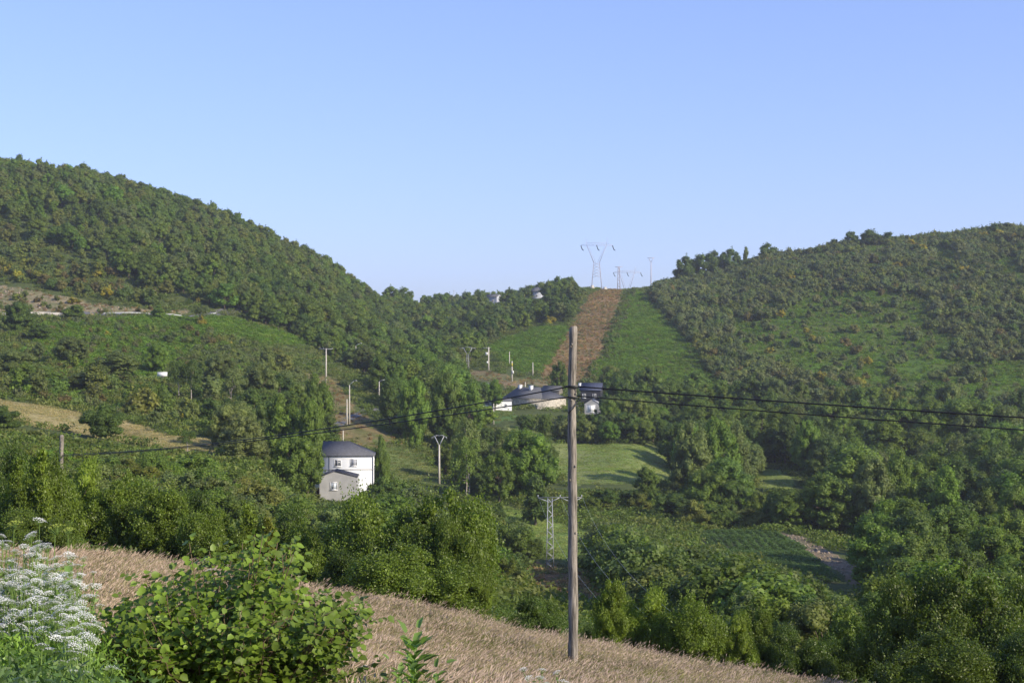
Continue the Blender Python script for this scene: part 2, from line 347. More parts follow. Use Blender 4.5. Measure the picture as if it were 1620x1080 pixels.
def trunk_mb(seed, H, z0, C, r0, n=6, nl=6):
    rs = np.random.RandomState(seed+99); mb = MB(); zt = z0+(H-z0)*.62
    pts = [(0, 0, -.8)]+[(rs.normal()*.02*H*f, rs.normal()*.02*H*f, zt*f) for f in (.0, .25, .5, .75, 1)]
    rr = [r0*1.5, r0*1.15, r0*.9, r0*.75, r0*.55, r0*.2]; mb.tube(pts, rr, n)
    idx = rs.permutation(len(C))[:nl]
    for i in idx:
        f = rs.uniform(.45, .95); a = np.array(pts[1])*(1-f)+np.array(pts[-1])*f; b = C[i]
        if b[2] < a[2]: a = a*.6; 
        m = (a+b)/2+rs.normal(size=3)*.03*H+np.array([0, 0, -.02*H])
        mb.tube([a, m, b], [r0*.5, r0*.32, r0*.08], 5)
    return mb
class Proto: pass
def make_proto(name, seed, H, rx, z0, nblob, nleaf, ls, style, r0, leafmat, barkmat=None, **kw):
    p = Proto(); p.H = H; p.rx = rx
    V, Q, T, C = crown_arrays(seed, H, rx, z0, nblob, nleaf, ls, style, **kw)
    p.crown = mesh_np('crown', V, [Q, T], [leafmat]); p.trunk = None
    if r0:
        tm = trunk_mb(seed, H, z0, C, r0, nl=max(4, nblob//3)); tv, tf = tm.arrays()
        p.trunk = mesh_np('trunk', tv, tf, [barkmat or M_bark], smooth=True)
        allV = np.vstack([V, tv]); nf = len(Q)+len(T)
        FF = [Q, T]+[f+len(V) for f in tf]; FF = [f for f in FF if len(f)]
        mi = np.concatenate([np.zeros(nf), np.ones(sum(len(f) for f in tf))])
        p.both = mesh_np(name, allV, FF, [leafmat, barkmat or M_bark], mi)
    else: p.both = p.crown
    return p
FAR = [make_proto('far_tree', 10+i, 8, [3.1, 3.4, 2.8, 3.6, 3.0][i], .2, [28, 32, 24, 36, 28][i], 1700, .40, ['round', 'round', 'up', 'round', 'mound'][i], .16, M_leaf, rbl=(.18, .36), shoots=25, sl=.9) for i in range(5)]
MID = [make_proto('mid_tree', 30+i, 10, [3.8, 4.4, 3.2, 4.2, 3.6][i], [.2,-.3,.9,.3,.0][i], [70, 84, 60, 90, 66][i], 6500, .28, ['round', 'mound', 'up', 'round', 'round'][i], .2, M_leaf, rbl=(.11, .27), shoots=130, sl=1.0) for i in range(5)]
SHR = [make_proto('far_shrub', 50+i, 3, [1.4, 1.6, 1.25, 1.5][i], -.3, [12, 14, 10, 13][i], 480, .3, 'mound', 0, M_leaf, rbl=(.24, .46), shoots=14, sl=.5) for i in range(4)]
MSH = [make_proto('mid_shrub', 60+i, 4, [2.3, 2.7, 2.0][i], -.3, [34, 40, 30][i], 3600, .2, 'mound', 0, M_leaf, rbl=(.14, .32), shoots=90, sl=.6) for i in range(3)]
CONE = [make_proto('cone_bush', 70, 6, 3.2, 0, 34, 6000, .22, 'mound', .12, M_leaf, rbl=(.2, .34)), make_proto('cone_tree', 71, 8, 2.4, -1.2, 34, 4200, .3, 'cone', .14, M_leaf, rbl=(.2, .36))]
THIN = [make_proto('thin_tree', 80+i, 9, 3.6, 2.0, 22, 3200, .30, 'round', .16, M_leaf, M_palebark, core=0, rbl=(.2, .34)) for i in range(2)]

# ------------------------------------------------------------------ planting list
OAK = (.119, .176, .027); DARK = (.084, .131, .025); GREY = (.138, .176, .050); BRIGHT = (.130, .210, .027); OLIVE = (.156, .182, .036)
YEL = (.30, .26, .03); RUST = (.155, .135, .045); BROOM = (.145, .172, .065)
TREES = []   # dict: x,y,z,s,(H) proto list id, tint, label, group
SHRUBS = []
def gridpts(x0, x1, y0, y1, sp, jit=.42):
    gx, gy = np.meshgrid(np.arange(x0, x1, sp), np.arange(y0, y1, sp)); gx = gx+((np.arange(gx.shape[0]) % 2)*sp/2)[:, None]
    return (gx+R.uniform(-jit, jit, gx.shape)*sp).ravel(), (gy+R.uniform(-jit, jit, gx.shape)*sp).ravel()
def zone(poly, Dr, sp, Hr, protos, tints, dest, label, group, avoid=(), prob=1, wt=None, patchy=0):
    pxs = [p[0] for p in poly]; u0, u1 = (min(pxs)-810)/F, (max(pxs)-810)/F
    xs0 = min(u0*Dr[0], u0*Dr[1]); xs1 = max(u1*Dr[0], u1*Dr[1])
    x, y = gridpts(xs0, xs1, Dr[0], Dr[1], sp); z = height(x, y)
    px, _ = proj(x, y, z); py = ground_py(px, y)
    m = inpoly(px, py, poly) & (R.uniform(size=len(x)) < prob)
    if avoid:
        for dpx in (-7, 0, 7):
            for dpy in (0, 3): m &= ~cover(px+dpx, py+dpy, y, avoid)
    if patchy:
        m &= ~cover(px+(fbm(x/30, y/30, 2, 71)-.5)*95, py+(fbm(x/30, y/30, 2, 72)-.5)*45, y, ['hillgreen']) & ~((fbm(x/16, y/40, 3, 73) > patchy) & (px > 1100))
    m &= ~house_mask(x, y)
    for i in np.nonzero(m)[0]:
        t = np.array(tints[R.choice(len(tints), p=wt)])*R.uniform(.82, 1.18)*np.array([R.uniform(.9, 1.12), 1, R.uniform(.85, 1.15)])
        cl = fbm(np.array([x[i]/18]), np.array([y[i]/18]), 2, 21)[0]
        dest.append(dict(x=x[i], y=y[i], z=z[i]-.1, H=R.uniform(*Hr)*(.55+.9*cl), protos=protos, tint=t, label=label, group=group))
HOUSES = [(-29.5, 254, 9), (7.5, 405, 12), (-4, 404, 6), (22, 415, 6), (23, 440, 9), (0, 440, 4)]
def house_mask(x, y):
    m = np.zeros(len(x), bool)
    for a, b, r in HOUSES: m |= (x-a)**2+(y-b)**2 < r*r
    return m
def tree(px, D, ytop, wpx, protos, k, tint, label, group=None, dest=None, base=None):
    g = P3(px, D); H = Z(ytop, D)-g[2]; 
    sk = 1.8 if D > 700 and H > 2 else .1
    (TREES if dest is None else dest).append(dict(x=g[0], y=D, z=g[2]-sk, H=max(H+sk, 1.2), w=wpx/F*D, protos=protos, k=k, tint=np.array(tint), label=label, group=group, hero=True))
allopen = [k for k in OPEN if k not in ('fernleft', 'hillgreen', 'cut')]
exec_zones = True
# woods (ground outlines)
zone([(-60,240),(300,300),(700,440),(720,520),(640,560),(520,540),(430,505),(345,484),(300,478),(220,455),(110,400),(-60,330)], (445, 790), 6.0, (4.6, 8.6), FAR, [OAK, OLIVE, DARK, GREY, BRIGHT], TREES,
     'rounded broadleaf tree in the dense wood covering the left hillside', 'trees of the wood on the left hillside', allopen, .97, [.52, .2, .1, .13, .05])
zone([(-60,330),(110,400),(220,455),(300,478),(360,484),(120,480),(-60,458)], (440, 640), 4.6, (2.2, 4.6), SHR+FAR[:1], [GREY, OLIVE, RUST, YEL, DARK], SHRUBS,
     'low bush on the scrubby slope above the road cutting', 'scrub above the road cutting', ('cut',), .8, [.35, .3, .17, .06, .12])
zone([(-60,458),(120,478),(350,484),(350,492),(-60,500)], (438, 520), 5, (1, 2.2), SHR, [GREY, OLIVE, RUST, YEL], SHRUBS,
     'small bush growing on the bare rocky road cutting', 'bushes on the rocky road cutting', (), .75, [.3, .3, .28, .12])
zone([(350,490),(520,478),(720,520),(745,570),(745,600),(690,612),(600,596),(540,575),(480,540),(420,515)], (410, 720), 6.0, (5.5, 9.5), FAR, [OAK, DARK, GREY, BRIGHT], TREES,
     'tall broadleaf tree in the wood below the road', 'trees of the wood below the road', allopen, .95, [.5, .25, .15, .1])
zone([(660,470),(760,476),(905,462),(935,475),(905,508),(860,512),(775,545),(745,570),(700,540)], (560, 900), 6.6, (5.5, 9), FAR, [OAK, DARK, GREY], TREES,
     'dark rounded tree in the wood under the ridge hamlet', 'trees under the ridge hamlet', allopen, .95, [.45, .4, .15])
zone([(585,600),(680,600),(760,600),(770,640),(800,672),(770,700),(690,690),(640,680),(600,650)], (330, 470), 7.5, (8, 11), FAR+MID, [OAK, DARK, BRIGHT], TREES,
     'broadleaf tree in the thick grove between the lane and the farmhouse', 'trees of the grove left of the farmhouse', allopen, .95, [.4, .3, .3])
zone([(700,700),(790,690),(880,720),(892,772),(820,800),(740,800),(640,770),(650,745),(690,755)], (240, 350), 7.5, (5, 8.5), MID, [OAK, DARK, GREY], TREES,
     'leafy tree on the valley side between the white house and the meadow', 'trees between the white house and the meadow', allopen, .85, [.45, .35, .2])
zone([(800,660),(1090,660),(1110,716),(935,712),(905,700),(868,697),(800,676)], (353, 396), 5.4, (6.0, 8.6), MID, [OAK, DARK, GREY, BRIGHT], TREES,
     'tree in the belt between the village houses and the large meadow', 'trees of the belt below the village', (), .95, [.4, .3, .15, .15])
zone([(930,600),(1000,605),(1060,634),(1140,628),(1240,660),(1240,705),(1090,705),(960,655)], (396, 462), 7.2, (6, 10), FAR+MID, [OAK, DARK, GREY], TREES,
     'tree in the wood at the foot of the bracken slope', 'trees at the foot of the bracken slope', ('fernright',), .9, [.45, .35, .2])
zone([(1060,700),(1250,690),(1450,700),(1720,690),(1720,880),(1500,900),(1400,880),(1250,846),(1150,822),(1090,800),(1060,760)], (238, 385), 7.4, (8, 13.5), MID, [OAK, DARK, GREY, BRIGHT], TREES,
     'tall tree in the dense wood along the right valley bottom', 'trees along the right valley bottom', ('meadowsmall', 'meadowbig', 'crop', 'rubble'), .9, [.42, .3, .2, .08])
zone([(1200,640),(1350,640),(1720,660),(1720,700),(1450,712),(1240,700)], (370, 440), 6.5, (4, 9), FAR+MID, [GREY, OAK, DARK, OLIVE], TREES,
     'tree at the foot of the right hill above the valley wood', 'trees at the foot of the right hill', (), .85, [.35, .3, .15, .2])
zone([(345,680),(440,630),(525,640),(520,700),(508,760),(480,790),(400,760),(356,716)], (205, 330), 7, (6, 10), MID, [DARK, OAK, GREY], TREES,
     'dense tree in the clump left of the white house', 'tree clump left of the white house', ('tan', 'earth', 'housepad'), .9, [.5, .25, .25])
zone([(-60,545),(60,560),(150,600),(250,610),(330,560),(420,560),(500,580),(520,620),(440,640),(345,682),(200,660),(0,622),(-60,620)], (265, 400), 6.2, (2.6, 6.0), FAR+SHR, [OAK, GREY, DARK, OLIVE], TREES,
     'small tree on the brushy slope above the mown field', 'small trees above the mown field', ('tan', 'smallgreen'), .42, [.3, .35, .15, .2])
zone([(-60,500),(60,505),(350,500),(520,560),(515,600),(440,640),(345,684),(200,664),(0,626),(-60,620)], (265, 430), 3.0, (.9, 2.4), SHR, [GREY, OLIVE, BROOM, BRIGHT, YEL, RUST], SHRUBS,
     'low bush on the brushy slope above the mown field', 'bushes above the mown field', ('tan', 'smallgreen', 'earth'), .48, [.3, .24, .2, .2, .01, .05])
zone([(-60,672),(60,682),(150,698),(300,718),(360,720),(500,790),(520,830),(500,850),(300,850),(-60,830)], (95, 165), 3.4, (1.4, 3.2), MSH, [OAK, OLIVE, GREY, BRIGHT, RUST], SHRUBS,
     'bushy shrub on the rough slope below the mown field', 'shrubs below the mown field', ('tan', 'housepad'), .95, [.35, .25, .2, .16, .04])
zone([(-60,672),(60,682),(150,698),(300,718),(360,720),(500,790),(520,830),(500,850),(300,850),(-60,830)], (165, 208), 2.4, (.7, 1.5), MSH, [OAK, OLIVE, GREY, BRIGHT, RUST], SHRUBS,
     'low bush on the rough bank just under the mown field', 'low bushes just under the mown field', ('tan', 'housepad'), .95, [.3, .3, .2, .15, .05])
zone([(500,770),(600,755),(700,762),(790,800),(800,840),(850,885),(820,930),(700,940),(500,900)], (90, 245), 4, (2, 4.5), MSH, [OAK, GREY, DARK, OLIVE], SHRUBS,
     'shrub on the slope behind the large leafy thicket', 'shrubs behind the large leafy thicket', ('housepad', 'meadowlow', 'clearing', 'bank'), .95, [.4, .25, .2, .15])
zone([(935,800),(1010,800),(1120,845),(1230,895),(1330,930),(1370,960),(1350,1040),(1150,1020),(1000,980),(950,950),(940,890)], (88, 195), 4.2, (4.2, 6.4), MSH, [GREY, DARK, OAK], TREES,
     'dense grey green willow in the thicket on the valley floor', 'willows on the valley floor', ('crop', 'rubble', 'meadowlow', 'clearing'), .95, [.4, .35, .25])
zone([(900,770),(1060,770),(1130,815),(1240,848),(1180,838),(1090,836),(1000,800),(935,802)], (236, 290), 5, (3, 5), MID[1:2]+MSH, [OAK, DARK, OLIVE], TREES,
     'bush in the hedge below the large meadow', 'bushes of the hedge below the large meadow', ('meadowbig', 'crop', 'meadowlow'), .9, [.4, .4, .2])
zone([(1372,880),(1720,880),(1720,1080),(1500,1100),(1360,1050),(1340,930)], (75, 232), 5.2, (4, 8), MID, [OAK, DARK, BRIGHT], TREES,
     'tree on the low ground behind the dark thicket on the right', 'trees behind the dark right thicket', ('rubble', 'crop'), .95, [.45, .3, .25])
zone([(1150,1000),(1370,960),(1370,1110),(1150,1080)], (55, 110), 4.5, (3.2, 5), MID, [OAK, DARK, GREY], TREES,
     'dark bush behind the crest of the hayfield', 'bushes behind the hayfield crest', (), .95, [.4, .4, .2])
# broom scrub of the right hill
zone([(1030,470),(1060,425),(1250,395),(1400,375),(1720,330),(1720,700),(1450,700),(1240,660),(1140,628),(1090,550)], (400, 790), 3.5, (2.5, 5.4), SHR, [BROOM, GREY, OLIVE, DARK, YEL, RUST], SHRUBS,
     'broom bush in the scrub covering the right hill', 'broom bushes on the right hill', ('fernright', 'strip'), .95, [.5, .26, .12, .09, .005, .025], .67)
zone(OPEN['hillgreen'][0], (400, 700), 4.0, (1.0, 4.2), SHR, [BROOM, GREY, YEL, RUST], SHRUBS,
     'scattered broom bush on the open green part of the right hill', 'scattered broom bushes on the green hillside', ('fernright',), .34, [.5, .42, .02, .06])
zone(OPEN['fernright'][0], (430, 780), 5, (1, 2), SHR, [BROOM, RUST, GREY], SHRUBS,
     'small bush on the bracken slope right of the brown strip', 'small bushes on the bracken slope', (), .10, [.4, .3, .3])
zone([(918,608),(945,562),(980,482),(996,452),(1010,452),(996,490),(966,568),(938,608)], (440, 790), 2.6, (.8, 2.2), SHR, [BROOM, GREY, OLIVE, RUST], SHRUBS, 'low bush along the right edge of the cleared brown strip', 'low bushes on the right edge of the brown strip', (), .6, [.4, .25, .2, .15])
zone([(860,475),(935,462),(925,500),(900,514)], (600, 780), 4, (2, 4), SHR, [OLIVE, GREY, RUST], SHRUBS, 'bush along the left edge of the cleared brown strip', 'bushes left of the brown strip', ('strip',), .9, [.5, .3, .2])

# trees that stand out one by one
tree(30,395,478,56,MID,1,DARK,'dark tree rising before the stone road wall at the left edge')
tree(62,385,514,44,MID,0,DARK,'lower dark tree just right of the one before the road wall')
tree(118,432,484,46,FAR,3,OAK,'round bush tree standing in front of the stone road wall end')
tree(250,440,482,26,FAR,0,BRIGHT,'small bright tree interrupting the steel guardrail')
tree(318,440,482,34,THIN,0,GREY,'thin open tree beside the yellow bush below the road')
tree(112,345,534,66,MID,3,GREY,'round grey green tree below the green bracken patch')
tree(246,345,546,46,MID,1,BRIGHT,'bright green tree above the small white trailer')
tree(185,315,556,92,MID,4,GREY,'wide grey green tree left of the small white trailer')
tree(20,315,555,80,MID,1,GREY,'broad grey green tree above the mown field at the left edge')
tree(130,300,590,70,MID,0,GREY,'grey green tree low on the slope left of the dark domed bush')
tree(70,300,580,70,MID,3,OAK,'wide green tree on the slope between two grey ones at left')
tree(345,330,560,60,MID,1,GREY,'grey green tree behind the pale trunked trees')
tree(410,315,575,70,MID,3,GREY,'broad tree right of the forked pale trunked tree')
tree(283,300,568,42,THIN,0,DARK,'pale trunked tree nearest the small white trailer')
tree(303,300,572,44,THIN,1,DARK,'second pale trunked tree right of the small white trailer')
tree(366,296,586,52,THIN,1,GREY,'forked pale trunked tree alone right of the trailer pair')
tree(240,280,606,72,MSH,1,OAK,'dark domed bush in front of the pale trunked trees')
tree(164,207,648,80,CONE,0,DARK,'dense dark dome shaped tree at the lower edge of mown field')
tree(4,200,648,66,CONE,0,DARK,'dense dark dome tree cut by left picture edge')
tree(297,205,680,36,THIN,0,DARK,'small ragged tree before the mown field')
tree(390,230,650,74,MID,4,GREY,'broad tree at the right end of the mown field')
tree(445,225,632,84,MID,0,OAK,'tall oak in the clump left of the white house')
tree(487,222,640,62,MID,3,OAK,'tall tree touching the left side of the white house')
tree(470,205,690,90,MID,1,OAK,'low broad tree in front of the clump by the white house')
tree(500,300,598,60,MID,0,OAK,'tall tree above the white house left of the lane')
tree(455,330,590,80,MID,3,GREY,'broad tree behind the clump left of the lane')
tree(617,345,602,52,MID,2,DARK,'very dark tree right of the lane and the tall street lamp')
tree(655,335,600,60,MID,1,BRIGHT,'bright round tree right of the dark one by the lane')
tree(705,345,592,70,MID,3,OAK,'large round tree in the middle of the grove by the lane')
tree(745,345,612,54,MID,0,BRIGHT,'bright tree left of the white cottage')
tree(650,345,640,66,MID,1,OAK,'tree above the bank left of the forked concrete pole')
tree(742,262,668,72,THIN,1,GREY,'half bare tree showing pale branches right of the forked pole')
tree(738,258,690,60,THIN,0,OAK,'thin lower tree under the half bare one')
tree(835,265,682,104,MID,1,BRIGHT,'big round bright tree left of the wooden pole')
tree(790,258,715,60,MID,0,OAK,'tree between the half bare tree and big bright tree')
tree(847,238,757,62,CONE,1,DARK,'dark pointed tree above the low meadow and lattice pylon')
tree(603,264,703,34,CONE,0,OAK,'small bushy tree at the right corner of white house')
tree(783,400,603,34,MID,2,BRIGHT,'bright tree in front of the white cottage')
tree(885,455,574,34,MID,0,OAK,'round tree behind the farmhouse left of wooden pole')
tree(985,420,588,52,MID,1,DARK,'dark tree right of the blue roofed house')
tree(1030,440,580,54,MID,3,OAK,'tree at the lower corner of the bracken slope')
tree(1075,435,605,60,MID,3,DARK,'dark tree below the bracken slope corner')
tree(1022,268,741,48,MID,0,OAK,'small separate tree at lower edge of the large meadow')
tree(1060,250,782,74,MID,1,DARK,'round dark tree below the large meadow')
tree(995,262,775,50,MID,4,DARK,'low dark tree left of the separate meadow tree')
tree(1092,285,672,74,MID,0,GREY,'tall grey tree at the right end of the large meadow')
tree(1135,290,666,86,MID,3,BRIGHT,'tallest bright tree right of the large meadow')
tree(1166,296,676,58,MID,2,GREY,'tall tree left of the small meadow patch')
tree(1120,262,745,80,MID,1,OAK,'broad lower tree in front of the tall meadow edge trees')
tree(1275,330,668,60,MID,3,BRIGHT,'bright tall tree right of the small meadow patch')
tree(1380,238,728,86,MID,3,GREY,'big ivy clad tree at the centre of the valley wood')
tree(1420,245,720,74,MID,0,OAK,'tall tree beside the big ivy clad one')
tree(1495,232,745,66,MID,2,BRIGHT,'tall narrow tree with bright leaves in valley wood')
tree(1400,205,820,90,MID,1,BRIGHT,'bright low tree at the end of the rubble bank')
tree(1310,265,770,80,MID,1,DARK,'very dark tree behind the rubble bank')
tree(1560,250,760,80,MID,3,DARK,'dark tree near the right edge in the valley wood')
tree(1610,225,770,80,MID,0,OAK,'tree cut by the right edge in the valley wood')
tree(1505,395,606,62,MID,1,GREY,'single big round tree on the green foot of right hill')
tree(1085,770,408,45,FAR,3,DARK,'dark ridge tree at the left end of the right skyline')
tree(1105,772,402,45,FAR,0,DARK,'dark ridge tree second from the left on the right skyline')
tree(1130,775,400,45,FAR,1,DARK,'dark ridge tree third from the left on right skyline')
tree(1155,775,396,43,FAR,3,DARK,'dark ridge tree fourth from the left on right skyline')
tree(1180,778,391,16,FAR,2,GREY,'slim ridge tree beside the row on the right skyline')
tree(1215,780,387,36,FAR,1,DARK,'round lone tree on the right skyline')
tree(1249,782,390,8,THIN,0,GREY,'tiny sapling on the right skyline')
tree(1318,776,378,27,FAR,0,DARK,'leftmost tree of the clump on the right skyline')
tree(1348,772,368,35,FAR,3,DARK,'second tree of the clump on the right skyline')
tree(1375,770,365,45,FAR,1,DARK,'largest tree of the clump on the right skyline')
tree(1403,768,367,37,FAR,0,DARK,'rightmost tree of the clump on the right skyline')
tree(1572,715,353,26,FAR,0,DARK,'small tree on the skyline near the right edge')
tree(618,800,455,36,FAR,3,OAK,'skyline tree at the foot of the left hill')
tree(640,805,457,36,FAR,1,OAK,'last skyline tree before the gap in the ridge')
tree(690,870,474,14,FAR,0,GREY,'tiny pale tree in the gap of the ridge')
tree(740,790,464,36,FAR,3,DARK,'round tree left of the pale ridge house')
tree(762,780,463,26,FAR,1,OAK,'tree touching the left side of the pale ridge house')
tree(810,790,459,36,FAR,4,DARK,'wide tree between the two ridge houses')
tree(868,770,449,34,FAR,3,DARK,'tree right of the ridge house with the dark roof')
tree(896,760,456,30,FAR,1,OAK,'tree at the right end of the ridge hamlet')
def shr(px, yb, ytop, wpx, k, tint, label): tree(px, ray_ground(px, yb, 120)[1], ytop, wpx, SHR, k, tint, label, dest=SHRUBS)
shr(318,515,500,18,0,YEL,'yellow flowering broom bush below the road and the open tree')
shr(291,669,652,16,1,YEL,'brightest yellow flowering bush beside the mown field')
shr(268,672,655,26,2,OLIVE,'olive bush left of the yellow one beside the mown field')
shr(246,673,650,30,1,GREY,'pale bush two left of yellow one beside the mown field')
shr(12,434,420,22,0,YEL,'yellow broom bush above the rocky cutting at left edge')
shr(156,440,428,22,1,YEL,'yellow broom bush above the cutting further right')
shr(118,481,470,24,2,YEL,'yellow broom bush at the top of the road cutting')
shr(1418,626,610,16,0,YEL,'yellow round broom bush on the green foot of the right hill')
shr(1275,528,518,12,1,YEL,'yellow broom bush on the upper green of the right hill')
shr(1616,626,612,18,2,YEL,'yellow broom bush at right edge of the green hill foot')
shr(508,794,772,26,1,(.17,.065,.025),'rust red bush at the foot of the grey annex')
shr(490,808,796,18,0,(.17,.05,.02),'small deep red bush left of the rust one')
shr(870,513,500,20,0,YEL,'yellow tinged bush above the village green')
tree(960,560,545,18,SHR,1,GREY,'grey bush on the right edge of the brown strip',dest=SHRUBS)

# ------------------------------------------------------------------ which of them show largest: coarse visibility raster
LIM = [([(715,806),(816,884)], 56, 190), ([(-100,660),(0,666),(130,688),(355,718)], 90, 208), ([(498,788),(604,788)], 100, 249), ([(604,745),(712,768)], 100, 297), ([(736,775),(798,802)], 190, 247),
 ([(762,654),(908,652)], 280, 403), ([(908,651),(958,651)], 280, 400), ([(860,768),(1062,770)], 180, 288), ([(798,852),(860,892),(932,900)], 60, 194), ([(848,925),(965,948)], 56, 150),
 ([(940,812),(1090,850),(1180,872),(1250,892),(1300,925),(1372,942)], 88, 212), ([(1162,774),(1294,768)], 180, 312), ([(212,600),(284,602)], 200, 324), ([(522,690),(640,712)], 262, 300),
 ([(733,598),(800,606),(872,620)], 330, 470), ([(770,672),(816,675)], 250, 385), ([(520,655),(575,690)], 290, 325), ([(268,622),(390,628)], 200, 294), ([(765,475),(795,477)], 560, 812), ([(832,471),(862,471)], 560, 812)]
def finish(e):
    if not e.get('hero'):
        px, _ = proj(e['x'], e['y'], 0)
        for ln, a, b in LIM:
            if a <= e['y'] <= b and ln[0][0]-4 <= px <= ln[-1][0]+4:
                yl = np.interp(px, [q[0] for q in ln], [q[1] for q in ln]); e['H'] = min(e['H'], Z(yl, e['y'])-e['z']-.45)
        if e['H'] < .35: e['drop'] = True; e['H'] = .4
        elif e['H'] < 2.2 and e['protos'] is not SHR: e['protos'] = MSH; e.pop('k', None)
    if 'k' not in e: e['k'] = R.randint(len(e['protos']))
    p = e['protos'][e['k']]
    if e.get('hero'): e['H'] *= 1.18 if e['protos'] is CONE else 1.07
    sz = e['H']/p.H
    sx = (e['w']/2/p.rx) if 'w' in e else sz*R.uniform(.95, 1.45)
    e['p'] = p; e['s'] = (sx, sx, sz); e['rz'] = R.uniform(0, 2*PI)
    e['hw'] = p.rx*sx
for e in TREES+SHRUBS: finish(e)
TREES = [e for e in TREES if not e.get('drop')]; SHRUBS = [e for e in SHRUBS if not e.get('drop')]
def visible(lst):
    W_, H_ = 810, 540; dep = np.full((H_, W_), 1e9)
    return dep
allp = sorted(TREES+SHRUBS, key=lambda e: e['y']); occ = np.zeros((540, 810), bool)
# terrain horizon per column for hidden-behind-ridge test
pxs = np.arange(0, 1620, 2.0); Dl = np.exp(np.linspace(math.log(30), math.log(900), 400))
gp = np.array([HY-height((p-810)/F*Dl, Dl)/Dl*F for p in pxs]); hor = np.minimum.accumulate(gp, axis=1)
for e in allp:
    px, yb = proj(e['x'], e['y'], e['z']); _, yt = proj(e['x'], e['y'], e['z']+e['H']); hw = e['hw']/e['y']*F
    a, b = int(max(0, (px-hw*.9)//2)), int(min(810, (px+hw*.9)//2+1)); e['vis'] = 0
    if a >= b: continue
    c = min(max(int(px//2), 0), 809); j = min(np.searchsorted(Dl, e['y']-4), 399); lim = hor[c, max(j-1, 0)]
    t0 = int(max(0, yt//2)); t1 = int(min(540, min(yb, lim+0)//2+1))
    if t0 >= t1: continue
    s_ = occ[t0:t1, a:b]; e['vis'] = int((~s_).sum()); s_[:] = True
def split(lst, n):
    o = sorted(lst, key=lambda e: -(e['vis']+(1e5 if e.get('hero') else 0))); return o[:n], [e for e in o[n:]]
t_ind, t_rest = split(TREES, 300); s_ind, s_rest = split(SHRUBS, 300)
def plant(e, nm, cat, share):
    if e['p'].trunk:
        o = empty(nm, (e['x'], e['y'], e['z']), e['label'], cat, e['group'], e['rz']); o.scale = e['s']
        c = link('crown', e['p'].crown, o); c['tint'] = [float(v) for v in e['tint']]; link('trunk', e['p'].trunk, o)
    else:
        o = link(nm, e['p'].crown); o.location = (e['x'], e['y'], e['z']); o.scale = e['s']; o.rotation_euler = (0, 0, e['rz'])
        o['tint'] = [float(v) for v in e['tint']]; tag(o, e['label'], cat, e['group'])
for e in t_ind: plant(e, 'broadleaf_tree' if e['p'].trunk else 'bushy_tree', 'tree', 0)
for e in s_ind: plant(e, 'bush', 'bush', 0)

def scatter(name, label, cat, pts, scl, rot, tint, idx, protos):
    pc = bpy.data.collections.new(name+'_sources')
    for i, m in enumerate(protos): pc.objects.link(bpy.data.objects.new('%s_source_%02d' % (name, i), m))
    me = bpy.data.meshes.new(name); n = len(pts); me.vertices.add(n); me.vertices.foreach_set('co', np.asarray(pts, np.float32).ravel())
    for an, ty, arr, ch in (('scl', 'FLOAT_VECTOR', scl, 'vector'), ('rot', 'FLOAT_VECTOR', rot, 'vector'), ('tint', 'FLOAT_VECTOR', tint, 'vector')):
        at = me.attributes.new(an, ty, 'POINT'); at.data.foreach_set(ch, np.asarray(arr, np.float32).ravel())
    at = me.attributes.new('idx', 'INT', 'POINT'); at.data.foreach_set('value', np.asarray(idx, np.int32))
    o = link(name, me); tag(o, label, cat, kind='stuff')
    g = bpy.data.node_groups.new(name, 'GeometryNodeTree')
    g.interface.new_socket('Geometry', in_out='INPUT', socket_type='NodeSocketGeometry'); g.interface.new_socket('Geometry', in_out='OUTPUT', socket_type='NodeSocketGeometry')
    gi = g.nodes.new('NodeGroupInput'); go = g.nodes.new('NodeGroupOutput'); ip = g.nodes.new('GeometryNodeInstanceOnPoints'); ci = g.nodes.new('GeometryNodeCollectionInfo')
    ci.inputs['Collection'].default_value = pc; ci.inputs['Separate Children'].default_value = True; ci.inputs['Reset Children'].default_value = True
    ip.inputs['Pick Instance'].default_value = True; L = g.links.new
    def na(n_, ty):
        a = g.nodes.new('GeometryNodeInputNamedAttribute'); a.data_type = ty; a.inputs['Name'].default_value = n_
        return [s for s in a.outputs if s.enabled and s.name == 'Attribute'][0]
    L(gi.outputs[0], ip.inputs['Points']); L(ci.outputs[0], ip.inputs['Instance']); L(na('idx', 'INT'), ip.inputs['Instance Index'])
    L(na('rot', 'FLOAT_VECTOR'), ip.inputs['Rotation']); L(na('scl', 'FLOAT_VECTOR'), ip.inputs['Scale']); L(ip.outputs[0], go.inputs[0])
    md = o.modifiers.new('scatter', 'NODES'); md.node_group = g
    return o
def scatter_list(name, label, cat, lst):
    pr = []; 
    for e in lst:
        if e['p'] not in pr: pr.append(e['p'])
    ix = {id(p): i for i, p in enumerate(pr)}
    scatter(name, label, cat, [(e['x'], e['y'], e['z']) for e in lst], [e['s'] for e in lst], [(0, 0, e['rz']) for e in lst], [e['tint'] for e in lst], [ix[id(e['p'])] for e in lst], [p.both for p in pr])
scatter_list('woodland', 'mass of green broadleaf woodland covering the hillsides', 'woodland', t_rest)
scatter_list('scrub', 'mass of low broom scrub covering the hills', 'scrub', s_rest)
print('TREES', len(TREES), 'SHRUBS', len(SHRUBS))

